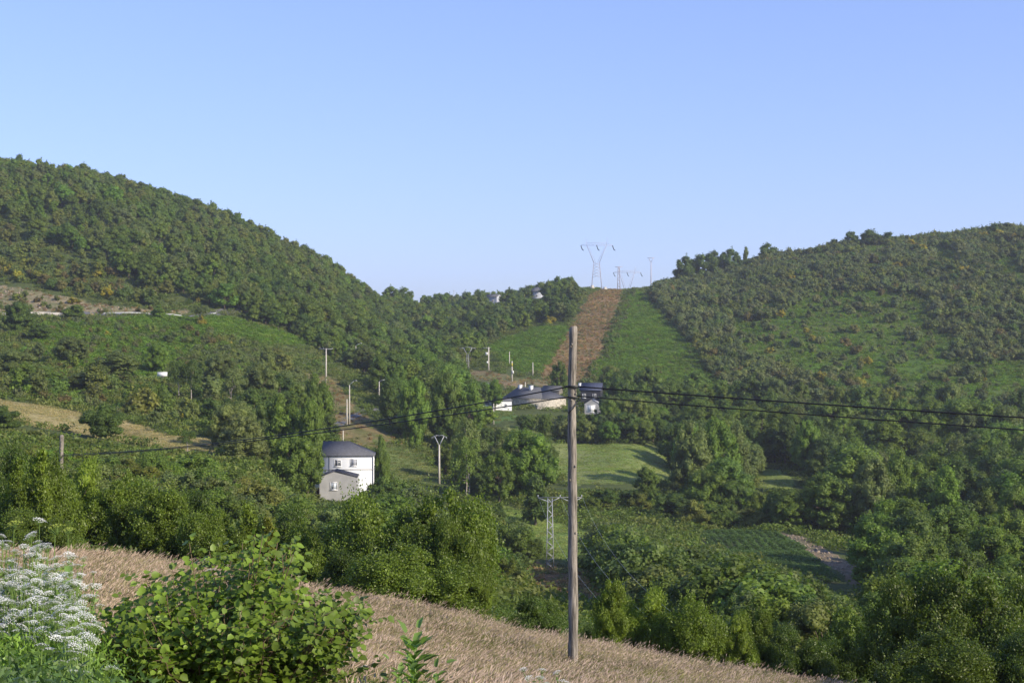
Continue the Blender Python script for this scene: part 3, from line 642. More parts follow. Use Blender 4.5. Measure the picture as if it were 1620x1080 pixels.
# ---- ground cover: bracken, rough grass
def tuft_mesh(name, seed, n, rad, h, ls, mat, up=.5, asp=.35):
    rs = np.random.RandomState(seed); P = np.stack([rs.normal(size=n)*rad*.5, rs.normal(size=n)*rad*.5, rs.uniform(.1, 1, n)*h], 1)
    N = sph(n, rs)*(1-up)+np.array([0, 0, up]); V, Q = leaf_quads(P, N, ls*rs.uniform(.7, 1.3, n), asp, rs=rs); return mesh_np(name, V, [Q], [mat])
def cover_scatter(name, label, cat, zones, protos, smin, smax, tints, sink=0.0):
    X = []; Y = []; 
    for (nm, sp, prob) in zones:
        poly, a, b = OPEN[nm] if isinstance(nm, str) else nm
        pxs_ = [max(-80, min(1700, p[0])) for p in poly]; u0, u1 = (min(pxs_)-810)/F, (max(pxs_)-810)/F; a = max(a, 5)
        x, y = gridpts(min(u0*a, u0*b), max(u1*a, u1*b), a, b, sp); px = 810+F*x/y; py = ground_py(px, y)
        nz = fbm(x/7, y/7, 3, 33); m = inpoly(px+(vnoise(x/3, y/3, 5)-.5)*8, py, poly) & (R.uniform(size=len(x)) < prob*np.clip(nz*2.2-.1, .25, 1)) & (px > -60) & (px < 1680)
        if nm in ('hillgreen', 'fernleft'): pass
        X.append(x[m]); Y.append(y[m])
    x = np.concatenate(X); y = np.concatenate(Y); n = len(x); z = height(x, y)-sink
    s = R.uniform(smin, smax, n)[:, None]*np.ones((1, 3)); T = np.array(tints)[R.randint(len(tints), size=n)]*R.uniform(.8, 1.25, (n, 1))
    print(name, n)
    return scatter(name, label, cat, np.stack([x, y, z], 1), s, np.stack([np.zeros(n), np.zeros(n), R.uniform(0, 6.28, n)], 1), T, R.randint(len(protos), size=n), protos)
FERN = [tuft_mesh('fern_patch', 200+i, 70, 1.0, .8, .42, M_leaf, .55, .5) for i in range(3)]
cover_scatter('bracken', 'bright green bracken fern covering the open slopes', 'bracken', [(([(1030,470),(1060,425),(1250,395),(1400,375),(1720,330),(1720,700),(1450,700),(1240,660),(1140,628),(1090,550)], 400, 790), 1.9, .9), ('fernright', 1.4, .95), ('fernleft', 1.3, .9), ('villagegreen', 1.3, .95)], FERN, .7, 1.2,
              [(.130, .220, .020), (.115, .200, .018), (.150, .210, .028)])

# ------------------------------------------------------------------ near vegetation
NEAR = [make_proto('near_bush', 300+i, 4.5, [3.0, 2.6, 2.2][i], -.6, [64, 52, 40][i], 30000, .088, ['mound', 'mound', 'up'][i], .07, M_near, core=.55, rbl=(.10, .30), out=.4, shoots=420, sl=.75) for i in range(3)]
SAP = make_proto('sapling', 310, 5, .75, .1, 22, 5200, .10, 'up', .035, M_near, core=.35, rbl=(.2, .42), out=.4, shoots=60, sl=.4)
def near(px, D, ytop, wpx, p, tint, label, cat='bush', nm='leafy_bush', rz=None):
    g = P3(px, D); H = (Z(ytop, D)-g[2])*1.03; sx = wpx/F*D/2/p.rx*1.12
    plant(dict(x=g[0], y=D, z=g[2]-.1, p=p, s=(sx, sx, H/p.H), rz=R.uniform(0, 6.28) if rz is None else rz, tint=np.array(tint), label=label, group=None), nm, cat, 0)
NB = (.12, .17, .022); NC = (.095, .135, .019); NBR = (.165, .225, .027); ND = (.075, .118, .019); NY = (.20, .22, .03)
near(600,50,775,190,NEAR[0],NB,'left part of the large leafy thicket in the centre below the white house')
near(692,49,764,195,NEAR[1],NB,'tallest middle part of the large leafy thicket in the centre')
near(728,47,812,110,NEAR[0],NB,'right part of the large leafy thicket in the centre')
near(650,45,850,200,NEAR[1],NB,'low front part of the large leafy thicket above the dry grass')
near(850,46,935,110,NEAR[0],ND,'dark low bush left of the wooden pole behind the dry grass')
near(540,47,860,120,NEAR[2],ND,'dark bush at the left end of the large central thicket')
near(60,52,705,120,NEAR[1],NB,'tall leafy bush at the left edge under the short wooden post')
near(120,55,722,110,NEAR[0],NBR,'leafy bush right of the short wooden post')
near(10,56,700,100,NEAR[0],ND,'dark leafy bush cut by the left picture edge')
near(190,54,745,150,NEAR[1],NB,'rounded leafy bush above the left end of the dry grass')
near(60,46,800,150,NEAR[0],NB,'low leafy bush behind the white flowers')
near(250,52,762,130,NEAR[2],NB,'upright twiggy bush above the dry grass left of centre')
near(300,53,772,130,NEAR[0],ND,'darker bush right of the upright twiggy one left of centre')
near(345,50,792,120,NEAR[1],NB,'green bush behind the hazel bush top')
near(440,52,796,130,NEAR[0],ND,'dark bush right of the light sapling above the hazel')
near(490,50,822,110,NEAR[1],NB,'low bush between the hazel and the central thicket')
near(395,50,768,50,SAP,NBR,'tall light green sapling left of the white house','sapling','leafy_sapling')
near(425,50,790,44,SAP,NY,'shorter yellow green sapling beside the tall light one','sapling','leafy_sapling')
near(66,50,672,46,SAP,NBR,'bright pointed sapling top near the left edge','sapling','leafy_sapling')
near(30,50,690,40,SAP,NB,'pointed sapling left of the bright one near left edge','sapling','leafy_sapling')
near(965,42,905,70,NEAR[2],NBR,'bright leafy bush just right of the wooden pole')
near(1015,43,925,110,NEAR[0],NBR,'bright bush second right of the wooden pole')
near(1090,42,928,120,NEAR[1],NB,'round leafy bush behind the crest third right of pole')
near(1155,43,960,90,NEAR[0],NBR,'small bright bush fourth right of the wooden pole')
near(1200,44,952,80,NEAR[2],NB,'leafy bush on the dark thicket edge right of centre')
near(1262,46,985,120,NEAR[0],ND,'dark low bush behind the hayfield crest right of centre')
near(1340,47,965,120,NEAR[1],ND,'dark bush left of the large right corner bush')
near(1440,41,905,160,NEAR[0],NC,'left part of the large bush in the bottom right corner')
near(1545,40,888,200,NEAR[1],NC,'tallest part of the large bush in the bottom right corner')
near(1640,42,905,160,NEAR[0],NC,'right end of the large corner bush cut by the picture edge')
near(1480,36,985,190,NEAR[1],NC,'front lower part of the large bush in the bottom right corner')
near(1620,36,980,170,NEAR[0],ND,'lowest front part of the corner bush at the right edge')
near(925,46,985,70,NEAR[0],ND,'low dark bush directly behind the foot of the wooden pole')

# foreground hazel
def big_leaf(rs, P, N, T, s, asp=.86):
    """folded rounded leaves, 8 verts / 4 quads"""
    n = len(P); N = N/np.linalg.norm(N, axis=1)[:, None]; A = T-(T*N).sum(1)[:, None]*N; A /= np.linalg.norm(A, axis=1)[:, None]+1e-9; B = np.cross(N, A)
    s = s[:, None]; c = rs.uniform(.05, .22, (n, 1)); w = s*asp/2; up = N*s*c
    v = [P, P+A*s*.35-N*s*.02, P+A*s*.7-N*s*.03, P+A*s*1.04-N*s*.10,
         P+A*s*.12+B*w*.85+up*.8, P+A*s*.58+B*w+up, P+A*s*.12-B*w*.85+up*.8, P+A*s*.58-B*w+up]
    V = np.stack(v, 1).reshape(-1, 3); o = np.arange(n)[:, None]*8
    Q = np.concatenate([o+[0,1,5,4], o+[1,2,3,5], o+[0,6,7,1], o+[1,7,3,2]]); return V, Q
def hazel():
    rs = np.random.RandomState(77); px, D = 362, 12.0; g = P3(px, D); H = Z(850, D)-g[2]; rx = 1.2
    root = empty('hazel_bush', g, 'foreground hazel bush with large round green leaves in front of the dry grass', 'bush')
    mb = MB(); LP = []; LN = []; LT = []
    for k in range(150):
        az = rs.uniform(0, 6.28); rr = math.sqrt(rs.uniform(0, 1)); tx, ty = rr*rx*math.cos(az), rr*rx*.85*math.sin(az)
        prof = 1-.30*rr**2.6; 
        if tx > .55: prof *= .80
        if tx < -.2: prof *= .90
        if -.35 < tx < .05: prof *= .93
        if tx < -.75: prof *= .9
        hgt = H*prof*rs.uniform(.62, 1.04); b = np.array([tx*.18+rs.normal()*.05, ty*.18, -.1]); tip = np.array([tx, ty, hgt])
        t = np.linspace(0, 1, 9)[:, None]; P = b*(1-t)+tip*t+np.array([tx, ty, 0])*.35*(t*(1-t))+rs.normal(size=(9, 3))*.018
        P[:, 2] = b[2]*(1-t[:, 0])+hgt*t[:, 0]**.85; mb.tube(P, np.linspace(.011, .003, 9), 5)
        for f in np.arange(.2, 1.0, .028):
            i = int(f*8); q = P[i]*(1-(f*8-i))+P[min(i+1, 8)]*(f*8-i)
            for s_ in range(2):
                a = rs.uniform(0, 6.28); side = np.array([math.cos(a), math.sin(a), rs.uniform(-.1, .5)])
                ln = rs.uniform(.04, .20); e = q+side*ln; 
                if rs.uniform() < .25: mb.tube([q, e], [.003, .0015], 3, False)
                LP.append(e); LN.append(np.array([rs.normal()*.35+tx*.3, rs.normal()*.35-.35, .75])); LT.append(side+np.array([0, 0, -.25]))
                if rs.uniform() < .5: LP.append((q+e)/2); LN.append(LN[-1]+rs.normal(size=3)*.3); LT.append(LT[-1]+rs.normal(size=3)*.5)
        LP.append(tip); LN.append(rs.normal(size=3)*.3+[0, -.5, .5]); LT.append(np.array([0, 0, 1.])+rs.normal(size=3)*.4)
    for (tx, hz_, f) in ((1.25, .50, 1), (1.32, .34, 1), (1.18, .72, 1), (-1.15, .5, 1), (.35, H*1.04, 0), (-.25, H*1.0, 0), (.62, H*.98, 0)):
        t = np.linspace(0, 1, 12)[:, None]; P = np.array([tx*.2, -.2, 0])*(1-t)+np.array([tx, -.35, hz_])*t; mb.tube(P, np.linspace(.01, .003, 12), 5)
        for i in range(4, 12):
            for s_ in (-1, 1, 1): LP.append(P[i]+rs.normal(size=3)*.03); LN.append(np.array([rs.normal()*.3, -.4, .8])); LT.append(np.array([.4*np.sign(tx), 0, s_*.6])+rs.normal(size=3)*.5)
    LP = np.array(LP); LN = np.array(LN); LT = np.array(LT); print('hazel leaves', len(LP))
    V, Q = big_leaf(rs, LP, LN, LT, rs.uniform(.036, .076, len(LP)))
    c = link('leaves', mesh_np('leaves', V, [Q], [M_near], smooth=True), root); c['tint'] = [.145, .215, .026]
    mb.build('branches', simple('hazel_bark', (.14, .10, .06), .8), root, True)
hazel()

# umbel flowers
M_white = simple('white_petals', (.72, .72, .68), .8, .12, 30); M_stem = simple('green_stem', (.14, .22, .05), .6, .2, 8)
M_yg = simple('yellow_green_umbel', (.36, .42, .07), .8, .15, 30)
def umbel_mesh(seed, mat, nm):
    rs = np.random.RandomState(seed); mb = MB(); V = []; Q = []; o = 0
    n = 24
    for k in range(n):
        r = math.sqrt((k+.5)/n); a = k*2.4; c = np.array([r*math.cos(a), r*math.sin(a), .35*(1-r*r)])
        m = 9; P = c+rs.normal(size=(m, 3))*[.085, .085, .03]; v, q = leaf_quads(P, np.array([[0, 0, 1.]])+rs.normal(size=(m, 3))*.35, .13*rs.uniform(.7, 1.2, m), .9, rs=rs); V.append(v); Q.append(q+o); o += len(v)
        mb.tube([(0, 0, -.75), c-[0, 0, .03]], [.022, .012], 3, False)
    sv, sf = mb.arrays(); Q.append(sf[0]+o); nq = sum(len(q) for q in Q[:-1])
    return mesh_np(nm, np.vstack(V+[sv]), [np.vstack(Q)], [mat, M_stem], np.concatenate([np.zeros(nq), np.ones(len(sf[0]))]))
UM = [umbel_mesh(i, M_white, 'flower_head') for i in range(3)]; UY = umbel_mesh(9, M_yg, 'flower_head')
def umbel_plant(px, D, ytop, heads, label, group=None, mat=None, hs=.045, seed=0):
    rs = np.random.RandomState(seed+500); g = P3(px, D); H = Z(ytop, D)-g[2]
    root = empty('umbel_plant', g, label, 'wildflower', group); mb = MB(); hd = []
    for k in range(heads):
        f = rs.uniform(.72, 1.0) if k else 1.0; a = rs.uniform(0, 6.28); rr = rs.uniform(.04, .22) if k else .02
        tip = np.array([rr*math.cos(a), rr*math.sin(a), H*f]); m = np.array([tip[0]*.2, tip[1]*.2, H*.45])
        mb.tube([(0, 0, -.05), m, tip*[.8, .8, .85], tip-[0, 0, hs*.7]], [.006, .005, .004, .003], 4, False); hd.append(tip)
    st = mb.build('stem', M_stem, root)
    n = 60; P = np.stack([rs.normal(size=n)*.09, rs.normal(size=n)*.09, rs.uniform(.15, .8, n)*H], 1); V, Q = leaf_quads(P, sph(n, rs)+[0, 0, .4], rs.uniform(.04, .10, n), .3, rs=rs)
    l = link('leaves', mesh_np('leaves', V, [Q], [M_near]), root); l['tint'] = [.17, .27, .05]
    for k, t in enumerate(hd):
        h = link('flower_head', mat or UM[rs.randint(3)], root); h.location = t; s_ = hs*rs.uniform(.75, 1.25); h.scale = (s_, s_, s_); h.rotation_euler = (rs.uniform(-.1, .55), rs.uniform(-.3, .3), rs.uniform(0, 6))
rf = np.random.RandomState(3)
for k in range(80):
    t = rf.uniform(); px = rf.uniform(-25, 138); 
    ytop = 838+rf.uniform(0, 124)+max(0, px-40)*.5; D = 12.8-(ytop-846)/150*3.6+rf.uniform(-.3, .3)
    umbel_plant(px, D, ytop, 5, 'white umbel flower plant in the dense flowering patch at the left edge', 'white umbel flowers at the left edge', seed=k)
for k, (px, yt, D) in enumerate([(128,988,9.5),(140,1010,9),(108,1000,9.2),(62,1020,8.5),(135,930,12),(150,905,14),(95,905,13)]):
    umbel_plant(px, D, yt, 3, 'loose white umbel flower plant between flower patch and the hazel bush', 'loose white umbel flowers beside the hazel', hs=.045, seed=100+k)
umbel_plant(60,13,823,1,'tall single white umbel rising above the flower patch',hs=.07,seed=201)
umbel_plant(20,13,828,2,'yellow green umbel plant at the left edge above the flowers',mat=UY,hs=.08,seed=202)
umbel_plant(85,13,834,2,'yellow green umbel plant right of the tall white umbel',mat=UY,hs=.07,seed=203)
umbel_plant(108,14,838,1,'rightmost yellow green umbel above the flower patch',mat=UY,hs=.07,seed=204)
umbel_plant(860,12,1058,7,'white umbel flowers at the bottom edge left of the wooden pole',hs=.042,seed=205)
umbel_plant(885,11.6,1062,5,'white umbel flowers at the bottom edge directly under the wooden pole',hs=.045,seed=206)
umbel_plant(836,11.6,1072,4,'low white umbel flowers leftmost at the bottom centre edge',hs=.04,seed=207)
umbel_plant(570,13,1056,1,'single white umbel right of the hazel bush',hs=.05,seed=208)
umbel_plant(330,22,886,2,'white umbels peeping over the hazel bush top',hs=.08,seed=209)

# broad leaved weed
def weed(px, D, ytop, label, seed, n=46, ls=.13):
    rs = np.random.RandomState(seed); g = P3(px, D); H = Z(ytop, D)-g[2]; root = empty('leafy_weed', g, label, 'weed')
    mb = MB(); mb.tube([(0, 0, -.05), (.01, 0, H*.5), (0, 0, H*.95)], [.012, .009, .005], 6); 
    P = []; N = []; T = []
    for k in range(n):
        f = (k+1)/n; a = k*2.4; z = H*(.12+.86*f); r = .015
        for b in range(1):
            d = np.array([math.cos(a), math.sin(a), .35+1.1*f]); P.append([math.cos(a)*r, math.sin(a)*r, z]); T.append(d); N.append(np.array([-math.cos(a)*.6, -math.sin(a)*.6, .9]))
            if k % 2: P.append(np.array(P[-1])+d*.07); T.append(d+rs.normal(size=3)*.3); N.append(N[-1]+rs.normal(size=3)*.3)
    V, Q = big_leaf(rs, np.array(P), np.array(N), np.array(T), ls*rs.uniform(.7, 1.15, len(P)), .5)
    l = link('leaves', mesh_np('leaves', V, [Q], [M_near], smooth=True), root); l['tint'] = [.20, .32, .07]; mb.build('stem', M_stem, root)
weed(656,11.5,1012,'light green broad leaved weed standing in the dry grass',1)
weed(632,11.3,1058,'small leafy weed left of the broad leaved weed',2,26,.09)
weed(690,11.3,1066,'low leafy weed tip at bottom edge right of broad weed',3,22,.09)
weed(104,11.2,925,'large leaved dock plant beside the white flowers',4,20,.14)

# dry grass
M_blade = foliage('dry_blades', .35, .7, .2, .3, .6); M_seed = simple('seed_heads', (.50, .385, .29), .9, .35, 6)
def hay_patch(seed, n=100, rad=.34, hmax=.46):
    rs = np.random.RandomState(seed); V = []; Q = []; mi = []; o = 0
    for k in range(n):
        b = np.array([rs.uniform(-rad, rad), rs.uniform(-rad, rad), 0]); h = hmax*rs.uniform(.45, 1.0); lean = np.array([.30+rs.normal()*.22, rs.normal()*.2, 0])*h
        sd = np.array([rs.normal(), rs.normal(), 0]); sd /= np.linalg.norm(sd); w0 = .0035
        p = [b-[0, 0, .05], b+lean*.3+[0, 0, h*.55], b+lean*.75+[0, 0, h*.85], b+lean*1.25+[0, 0, h]]
        for i, (w1, w2) in enumerate(((w0, w0*.9), (w0*.9, w0*.7))):
            V += [p[i]-sd*w1, p[i]+sd*w1, p[i+1]+sd*w2, p[i+1]-sd*w2]; Q.append([o, o+1, o+2, o+3]); o += 4; mi.append(0)
        if k % 3 != 2:
            for d in (sd, np.array([sd[1], -sd[0], 0])):
                m = (p[2]+p[3])/2; V += [p[2], m+d*.007, p[3], m-d*.007]; Q.append([o, o+1, o+2, o+3]); o += 4; mi.append(1)
    return mesh_np('hay_patch', np.array(V), [np.array(Q)], [M_blade, M_seed], mi)
def dry_grass():
    x, y = gridpts(-22, 26, 8, 52, .36); px = 810+F*x/y; z = height(x, y)
    jit = fbm(x/2, y/2, 3, 8)
    crest = np.interp(px, [-200,100,300,530,700,900,1100,1350,2000], [820,852,880,928,962,1002,1032,1068,1140])
    pyg = ground_py(px, y)
    m = (px > -80) & (px < 1700) & (y < 44+jit*4) & ((y > 13.5) | (px > 560))
    x, y, z = x[m], y[m], z[m]; n = len(x); print('hay', n)
    g = np.clip((fbm(x/3.5, y/3.5, 3, 61)-.40)*3.5+np.clip((22-y)/12, 0, .55), 0, 1)[:, None]
    T = (np.array([[.34, .30, .17]])*(1-g)+np.array([[.20, .21, .065]])*g)*R.uniform(.8, 1.2, (n, 1))
    s = R.uniform(.75, 1.15, (n, 1))*np.array([[1, 1, 1]])
    scatter('dry_grass', 'tall dry pinkish meadow grass on the foreground slope', 'grass', np.stack([x, y, z], 1), s, np.stack([R.normal(size=n)*.1, R.normal(size=n)*.1, R.normal(size=n)*.5], 1), T, R.randint(4, size=n), [hay_patch(400+i) for i in range(4)])
dry_grass()
# green undergrowth in the near left corner
UG = [tuft_mesh('undergrowth_patch', 220+i, 420, .34, .55, .05, M_near, .3, .3) for i in range(3)]
def corner():
    x, y = gridpts(-6, 1.5, 4.5, 13.5, .24); px = 810+F*x/y; m = (px > -120) & (px < 175-(y-6)*6) & (y < 12.8); x, y, px = x[m], y[m], px[m]; n = len(x)
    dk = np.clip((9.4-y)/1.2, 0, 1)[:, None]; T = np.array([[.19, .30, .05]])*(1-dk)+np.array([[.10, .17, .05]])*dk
    s = R.uniform(.7, 1.15, (n, 1))*np.array([[1, 1, 1.15]])
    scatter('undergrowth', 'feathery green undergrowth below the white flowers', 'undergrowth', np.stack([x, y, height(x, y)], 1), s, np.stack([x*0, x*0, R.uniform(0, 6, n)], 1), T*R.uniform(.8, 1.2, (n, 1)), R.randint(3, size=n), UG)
corner()
# low grass on meadows, rough cover of the ground between the shrubs, crop rows, rubble
GR = [tuft_mesh('grass_patch', 240+i, 60, 1.0, .28, .30, M_leaf, .45, .3) for i in range(2)]
cover_scatter('meadow_grass', 'short green grass of the mown meadows in the valley', 'grass', [(([(470,750),(625,750),(625,840),(470,840)], 150, 262), 1.0, 1.5), ('bank', 1.1, .9), ('lawn', 1.3, .5), ('clearing', 1.6, .25), ('earth', 1.8, .3)], GR, .8, 1.3, [(.16, .19, .05), (.13, .18, .045), (.20, .20, .07)])
STB = [tuft_mesh('stubble_patch', 245+i, 50, 1.0, .16, .26, M_leaf, .55, .3) for i in range(2)]
cover_scatter('field_grass', 'mown grass of the large and low meadows', 'grass', [('meadowbig', 1.0, .9), ('meadowlow', .9, .9), ('meadowsmall', 1.1, .9)], STB, .7, 1.2, [(.22, .29, .065), (.19, .26, .06), (.26, .28, .08)])
cover_scatter('stubble', 'straw coloured stubble of the mown field', 'grass', [('tan', .85, .9)], STB, .6, 1.1, [(.40, .32, .15), (.33, .28, .13), (.28, .26, .11)])
UB = [tuft_mesh('brush_patch', 250+i, 110, 1.1, .9, .34, M_leaf, .35, .55) for i in range(3)]
def limited(px, y, ztop):
    m = np.zeros(px.shape, bool)
    for ln, a, b in LIM:
        yl = np.interp(px, [q[0] for q in ln], [q[1] for q in ln]); m |= (y >= a) & (y <= b) & (px >= ln[0][0]) & (px <= ln[-1][0]) & (ztop > (HY-yl)/F*y)
    return m
def near_brush():
    pr = [tuft_mesh('near_brush_patch', 260+i, 420, .9, .8, .10, M_near, .3, .6) for i in range(3)]
    x, y = gridpts(-.4*100, .4*100, 42, 100, 1.1); px = 810+F*x/y; py = ground_py(px, y); m = (px > -60) & (px < 1680) & ~cover(px, py, y, list(OPEN)); x, y = x[m], y[m]; n = len(x); print('near brush', n)
    T = np.array([(.10, .145, .025), (.13, .16, .03), (.08, .125, .02)])[R.randint(3, size=n)]
    scatter('near_brush', 'leafy brambles and brush just behind the foreground field crest', 'brush', np.stack([x, y, height(x, y)-.1], 1), R.uniform(.8, 1.7, (n, 1))*np.ones((1, 3)), np.stack([x*0, x*0, R.uniform(0, 6, n)], 1), T, R.randint(3, size=n), pr)
near_brush()
def brush():
    X = []; Y = []
    for (a, b, sp) in ((100, 200, 2.0), (200, 330, 2.6), (330, 470, 3.2), (470, 800, 3.8)):
        x, y = gridpts(-.4*b, .4*b, a, b, sp); px = 810+F*x/y; py = ground_py(px, y)
        m = (px > -60) & (px < 1680) & ~cover(px, py, y, [k for k in OPEN if k != 'housepad']) & ~limited(px, y, height(x, y)+1.3); X.append(x[m]); Y.append(y[m])
    x = np.concatenate(X); y = np.concatenate(Y); n = len(x); print('brush', n); z = height(x, y)-.1
    T = np.array([(.122, .17, .03), (.148, .17, .04), (.108, .15, .026)])[R.randint(3, size=n)]
    scatter('brush', 'rough green brush and brambles between the trees', 'brush', np.stack([x, y, z], 1), R.uniform(.8, 1.7, (n, 1))*np.ones((1, 3)), np.stack([x*0, x*0, R.uniform(0, 6, n)], 1), T, R.randint(3, size=n), UB)
brush()
cover_scatter('dead_bracken', 'brown dead bracken lying on the cleared strip below the pylon', 'bracken', [('strip', 1.5, .9), ('cut', 1.6, .3), ('earth', 1.6, .35), ('clearing', 1.3, .6), ('yard', 1.8, .4)], FERN, .4, .8, [(.31, .185, .085), (.23, .14, .06), (.37, .27, .13), (.15, .165, .05)])
def crop():
    poly, a, b = OPEN['crop']; x, y = gridpts(20, 62, a, b, .6, .15); x = np.round(x/1.3+y*.004)*1.3-y*.0; px = 810+F*x/y; py = ground_py(px, y); m = inpoly(px, py, poly) & (R.uniform(size=len(x)) < .85)
    x, y = x[m]+R.normal(size=m.sum())*.08, y[m]; n = len(x); print('crop', n)
    scatter('potato_rows', 'rows of dark green crop plants in the small field', 'crop', np.stack([x, y, height(x, y)], 1), R.uniform(.35, .6, (n, 1))*np.ones((1, 3)), np.stack([x*0, x*0, R.uniform(0, 6, n)], 1), np.array([(.085, .14, .035)])*R.uniform(.8, 1.2, (n, 1)), R.randint(3, size=n), FERN)
crop()
M_rock = simple('rock', (.27, .215, .16), .9, .35, 2)
def rocks():
    rs = np.random.RandomState(5); pr = []
    for i in range(3):
        V = IV*(1+.25*rs.normal(size=(len(IV), 1)))*[1, .8, .6]; pr.append(mesh_np('rock_piece', V, [IT], [M_rock]))
    X = []; Y = []; S = []
    for poly, a, b, sp, s0, s1, pb in ((OPEN['rubble'][0], 160, 245, .8, .08, .26, .4), (OPEN['cut'][0], 436, 520, 1.8, .15, .5, .35), ([(1560,515),(1620,490),(1660,505),(1640,530),(1570,532)], 480, 640, 2.2, .8, 2.2, .8), ([(1300,684),(1350,688),(1345,702),(1300,698)], 340, 480, 2, .4, 1, .5)):
        p0, p1 = min(p[0] for p in poly), min(1700, max(p[0] for p in poly)); u0, u1 = (p0-810)/F, (p1-810)/F; x, y = gridpts(min(u0*a, u0*b), max(u1*a, u1*b), a, b, sp); px = 810+F*x/y; py = ground_py(px, y)
        m = inpoly(px, py, poly) & (rs.uniform(size=len(x)) < pb*fbm(x/4, y/4, 2, 2)*1.8); X.append(x[m]); Y.append(y[m]); S.append(rs.uniform(s0, s1, m.sum()))
    x = np.concatenate(X); y = np.concatenate(Y); s = np.concatenate(S)[:, None]; n = len(x); print('rocks', n)
    scatter('rubble', 'pale broken stones on the cut banks and slopes', 'rubble', np.stack([x, y, height(x, y)], 1), s*rs.uniform(.7, 1.3, (n, 3)), rs.uniform(0, 6, (n, 3)), np.ones((n, 3)), rs.randint(3, size=n), pr)
rocks()

# ------------------------------------------------------------------ the wooden pole and its cables
def wood_mat():
    m, t, p = newmat('weathered_wood'); L = t.links.new; tc = t.nodes.new('ShaderNodeTexCoord'); mp = t.nodes.new('ShaderNodeMapping'); mp.inputs['Scale'].default_value = (14, 14, .9)
    n = t.nodes.new('ShaderNodeTexNoise'); n.inputs['Scale'].default_value = 2.2; n.inputs['Detail'].default_value = 8; n.inputs['Roughness'].default_value = .65; L(tc.outputs['Object'], mp.inputs[0]); L(mp.outputs[0], n.inputs['Vector'])
    r = t.nodes.new('ShaderNodeValToRGB'); e = r.color_ramp.elements; e[0].position = .36; e[0].color = (.10, .086, .070, 1); e[1].position = .62; e[1].color = (.50, .44, .37, 1); L(n.outputs[0], r.inputs[0])
    n2 = t.nodes.new('ShaderNodeTexNoise'); n2.inputs['Scale'].default_value = 1.4; L(tc.outputs['Object'], n2.inputs['Vector']); mx = t.nodes.new('ShaderNodeMix'); mx.data_type = 'RGBA'; mx.blend_type = 'MULTIPLY'; mx.inputs[0].default_value = .6
    L(r.outputs[0], mx.inputs[6]); L(n2.outputs['Fac'], mx.inputs[7]); L(mx.outputs[2], p.inputs['Base Color'])
    b = t.nodes.new('ShaderNodeBump'); b.inputs['Strength'].default_value = .7; b.inputs['Distance'].default_value = .02; L(n.outputs[0], b.inputs['Height']); L(b.outputs[0], p.inputs['Normal']); p.inputs['Roughness'].default_value = .9
    return m
M_wood = wood_mat(); M_steel = simple('galvanised_steel', (.42, .43, .44), .5, .15, 2, metallic=.3); M_black = simple('black_cable', (.02, .02, .022), .5, .1); M_conc = simple('concrete', (.46, .43, .38), .9, .15, 1.5)
M_dark = simple('dark_fitting', (.05, .05, .05), .5, .1)
def wooden_pole(px, D, ytop, r0, r1, label, sink=.6):
    g = P3(px, D); H = Z(ytop, D)-g[2]; root = empty('wooden_pole', g, label, 'utility pole'); rs = np.random.RandomState(int(px)); mb = MB()
    m = 60; zz = np.linspace(-sink, H, m); wob = np.cumsum(rs.normal(size=(m, 2))*.0035, axis=0); wob -= np.linspace(0, 1, m)[:, None]*wob[-1]
    rad = np.linspace(r0, r1, m)*(1+.03*np.sin(zz*5)+.035*rs.normal(size=m)*.6)
    n = 16; th = np.linspace(0, 2*PI, n, endpoint=False); prof_ = 1+.04*rs.normal(size=n)
    V = np.stack([wob[:, 0:1]+rad[:, None]*np.cos(th)*prof_, wob[:, 1:2]+rad[:, None]*np.sin(th)*prof_, zz[:, None]+0*th[None]], -1)
    V[-1, :, 2] += .05*np.cos(th+1.2); i = np.arange(m-1)[:, None]; j = np.arange(n)[None]
    Q = np.stack([i*n+j, i*n+(j+1) % n, (i+1)*n+(j+1) % n, (i+1)*n+j], -1).reshape(-1, 4); V = np.vstack([V.reshape(-1, 3), [(0, 0, H+.02)]]); c = m*n
    T = [(c, (m-1)*n+k, (m-1)*n+(k+1) % n) for k in range(n)]
    kn = MB(); kn.add(V, Q, T)
    for k in range(9):
        z = rs.uniform(.2, H); a = rs.uniform(PI, 2*PI); f = z/H; r = r0*(1-f)+r1*f; P = IV*[.02, .02, .03]+[r*math.cos(a)*.97, r*math.sin(a)*.97, z]; kn.add(P, [], IT)
    kn.build('shaft', M_wood, root, True); return root, g, H
rt, g, H = wooden_pole(907, 32, 519, .115, .088, 'tall weathered wooden pole standing in the dry grass in the foreground')
zc = Z(611, 32); mb = MB(); mb.box((0, 0, zc-g[2]), (.22, .24, .05)); mb.box((-.13, -.06, zc-g[2]), (.10, .05, .05)); mb.build('clamp', M_dark, rt)
mb = MB(); z2 = Z(628, 32)-g[2]; mb.box((0, 0, z2), (.215, .23, .03)); mb.tube([(-.115, -.05, z2-.35), (-.02, -.13, z2-.26), (.11, -.06, z2-.08), (.14, 0, z2)], .012, 5); mb.build('cable_strap', M_dark, rt)
wooden_pole(98, 60, 689, .10, .085, 'short wooden post at left where the cables end among the bushes')
def cable(name, a, b, sag, r, label, cat='cable', n=40, mat=None, group=None):
    t = np.linspace(0, 1, n)[:, None]; P = np.array(a)*(1-t)+np.array(b)*t; P[:, 2] -= 4*sag*(t*(1-t))[:, 0]; o = MB(); o.tube(P, r, 5); ob = o.build(name, mat or M_black, None, True); tag(ob, label, cat, group); return ob
def W(px, D, py): return np.array([(px-810)/F*D, D, Z(py, D)])
cable('overhead_cable', W(901,32,611)-[0,.1,0], W(100,60,719), .30, .016, 'upper black cable from the wooden pole down to the left post')
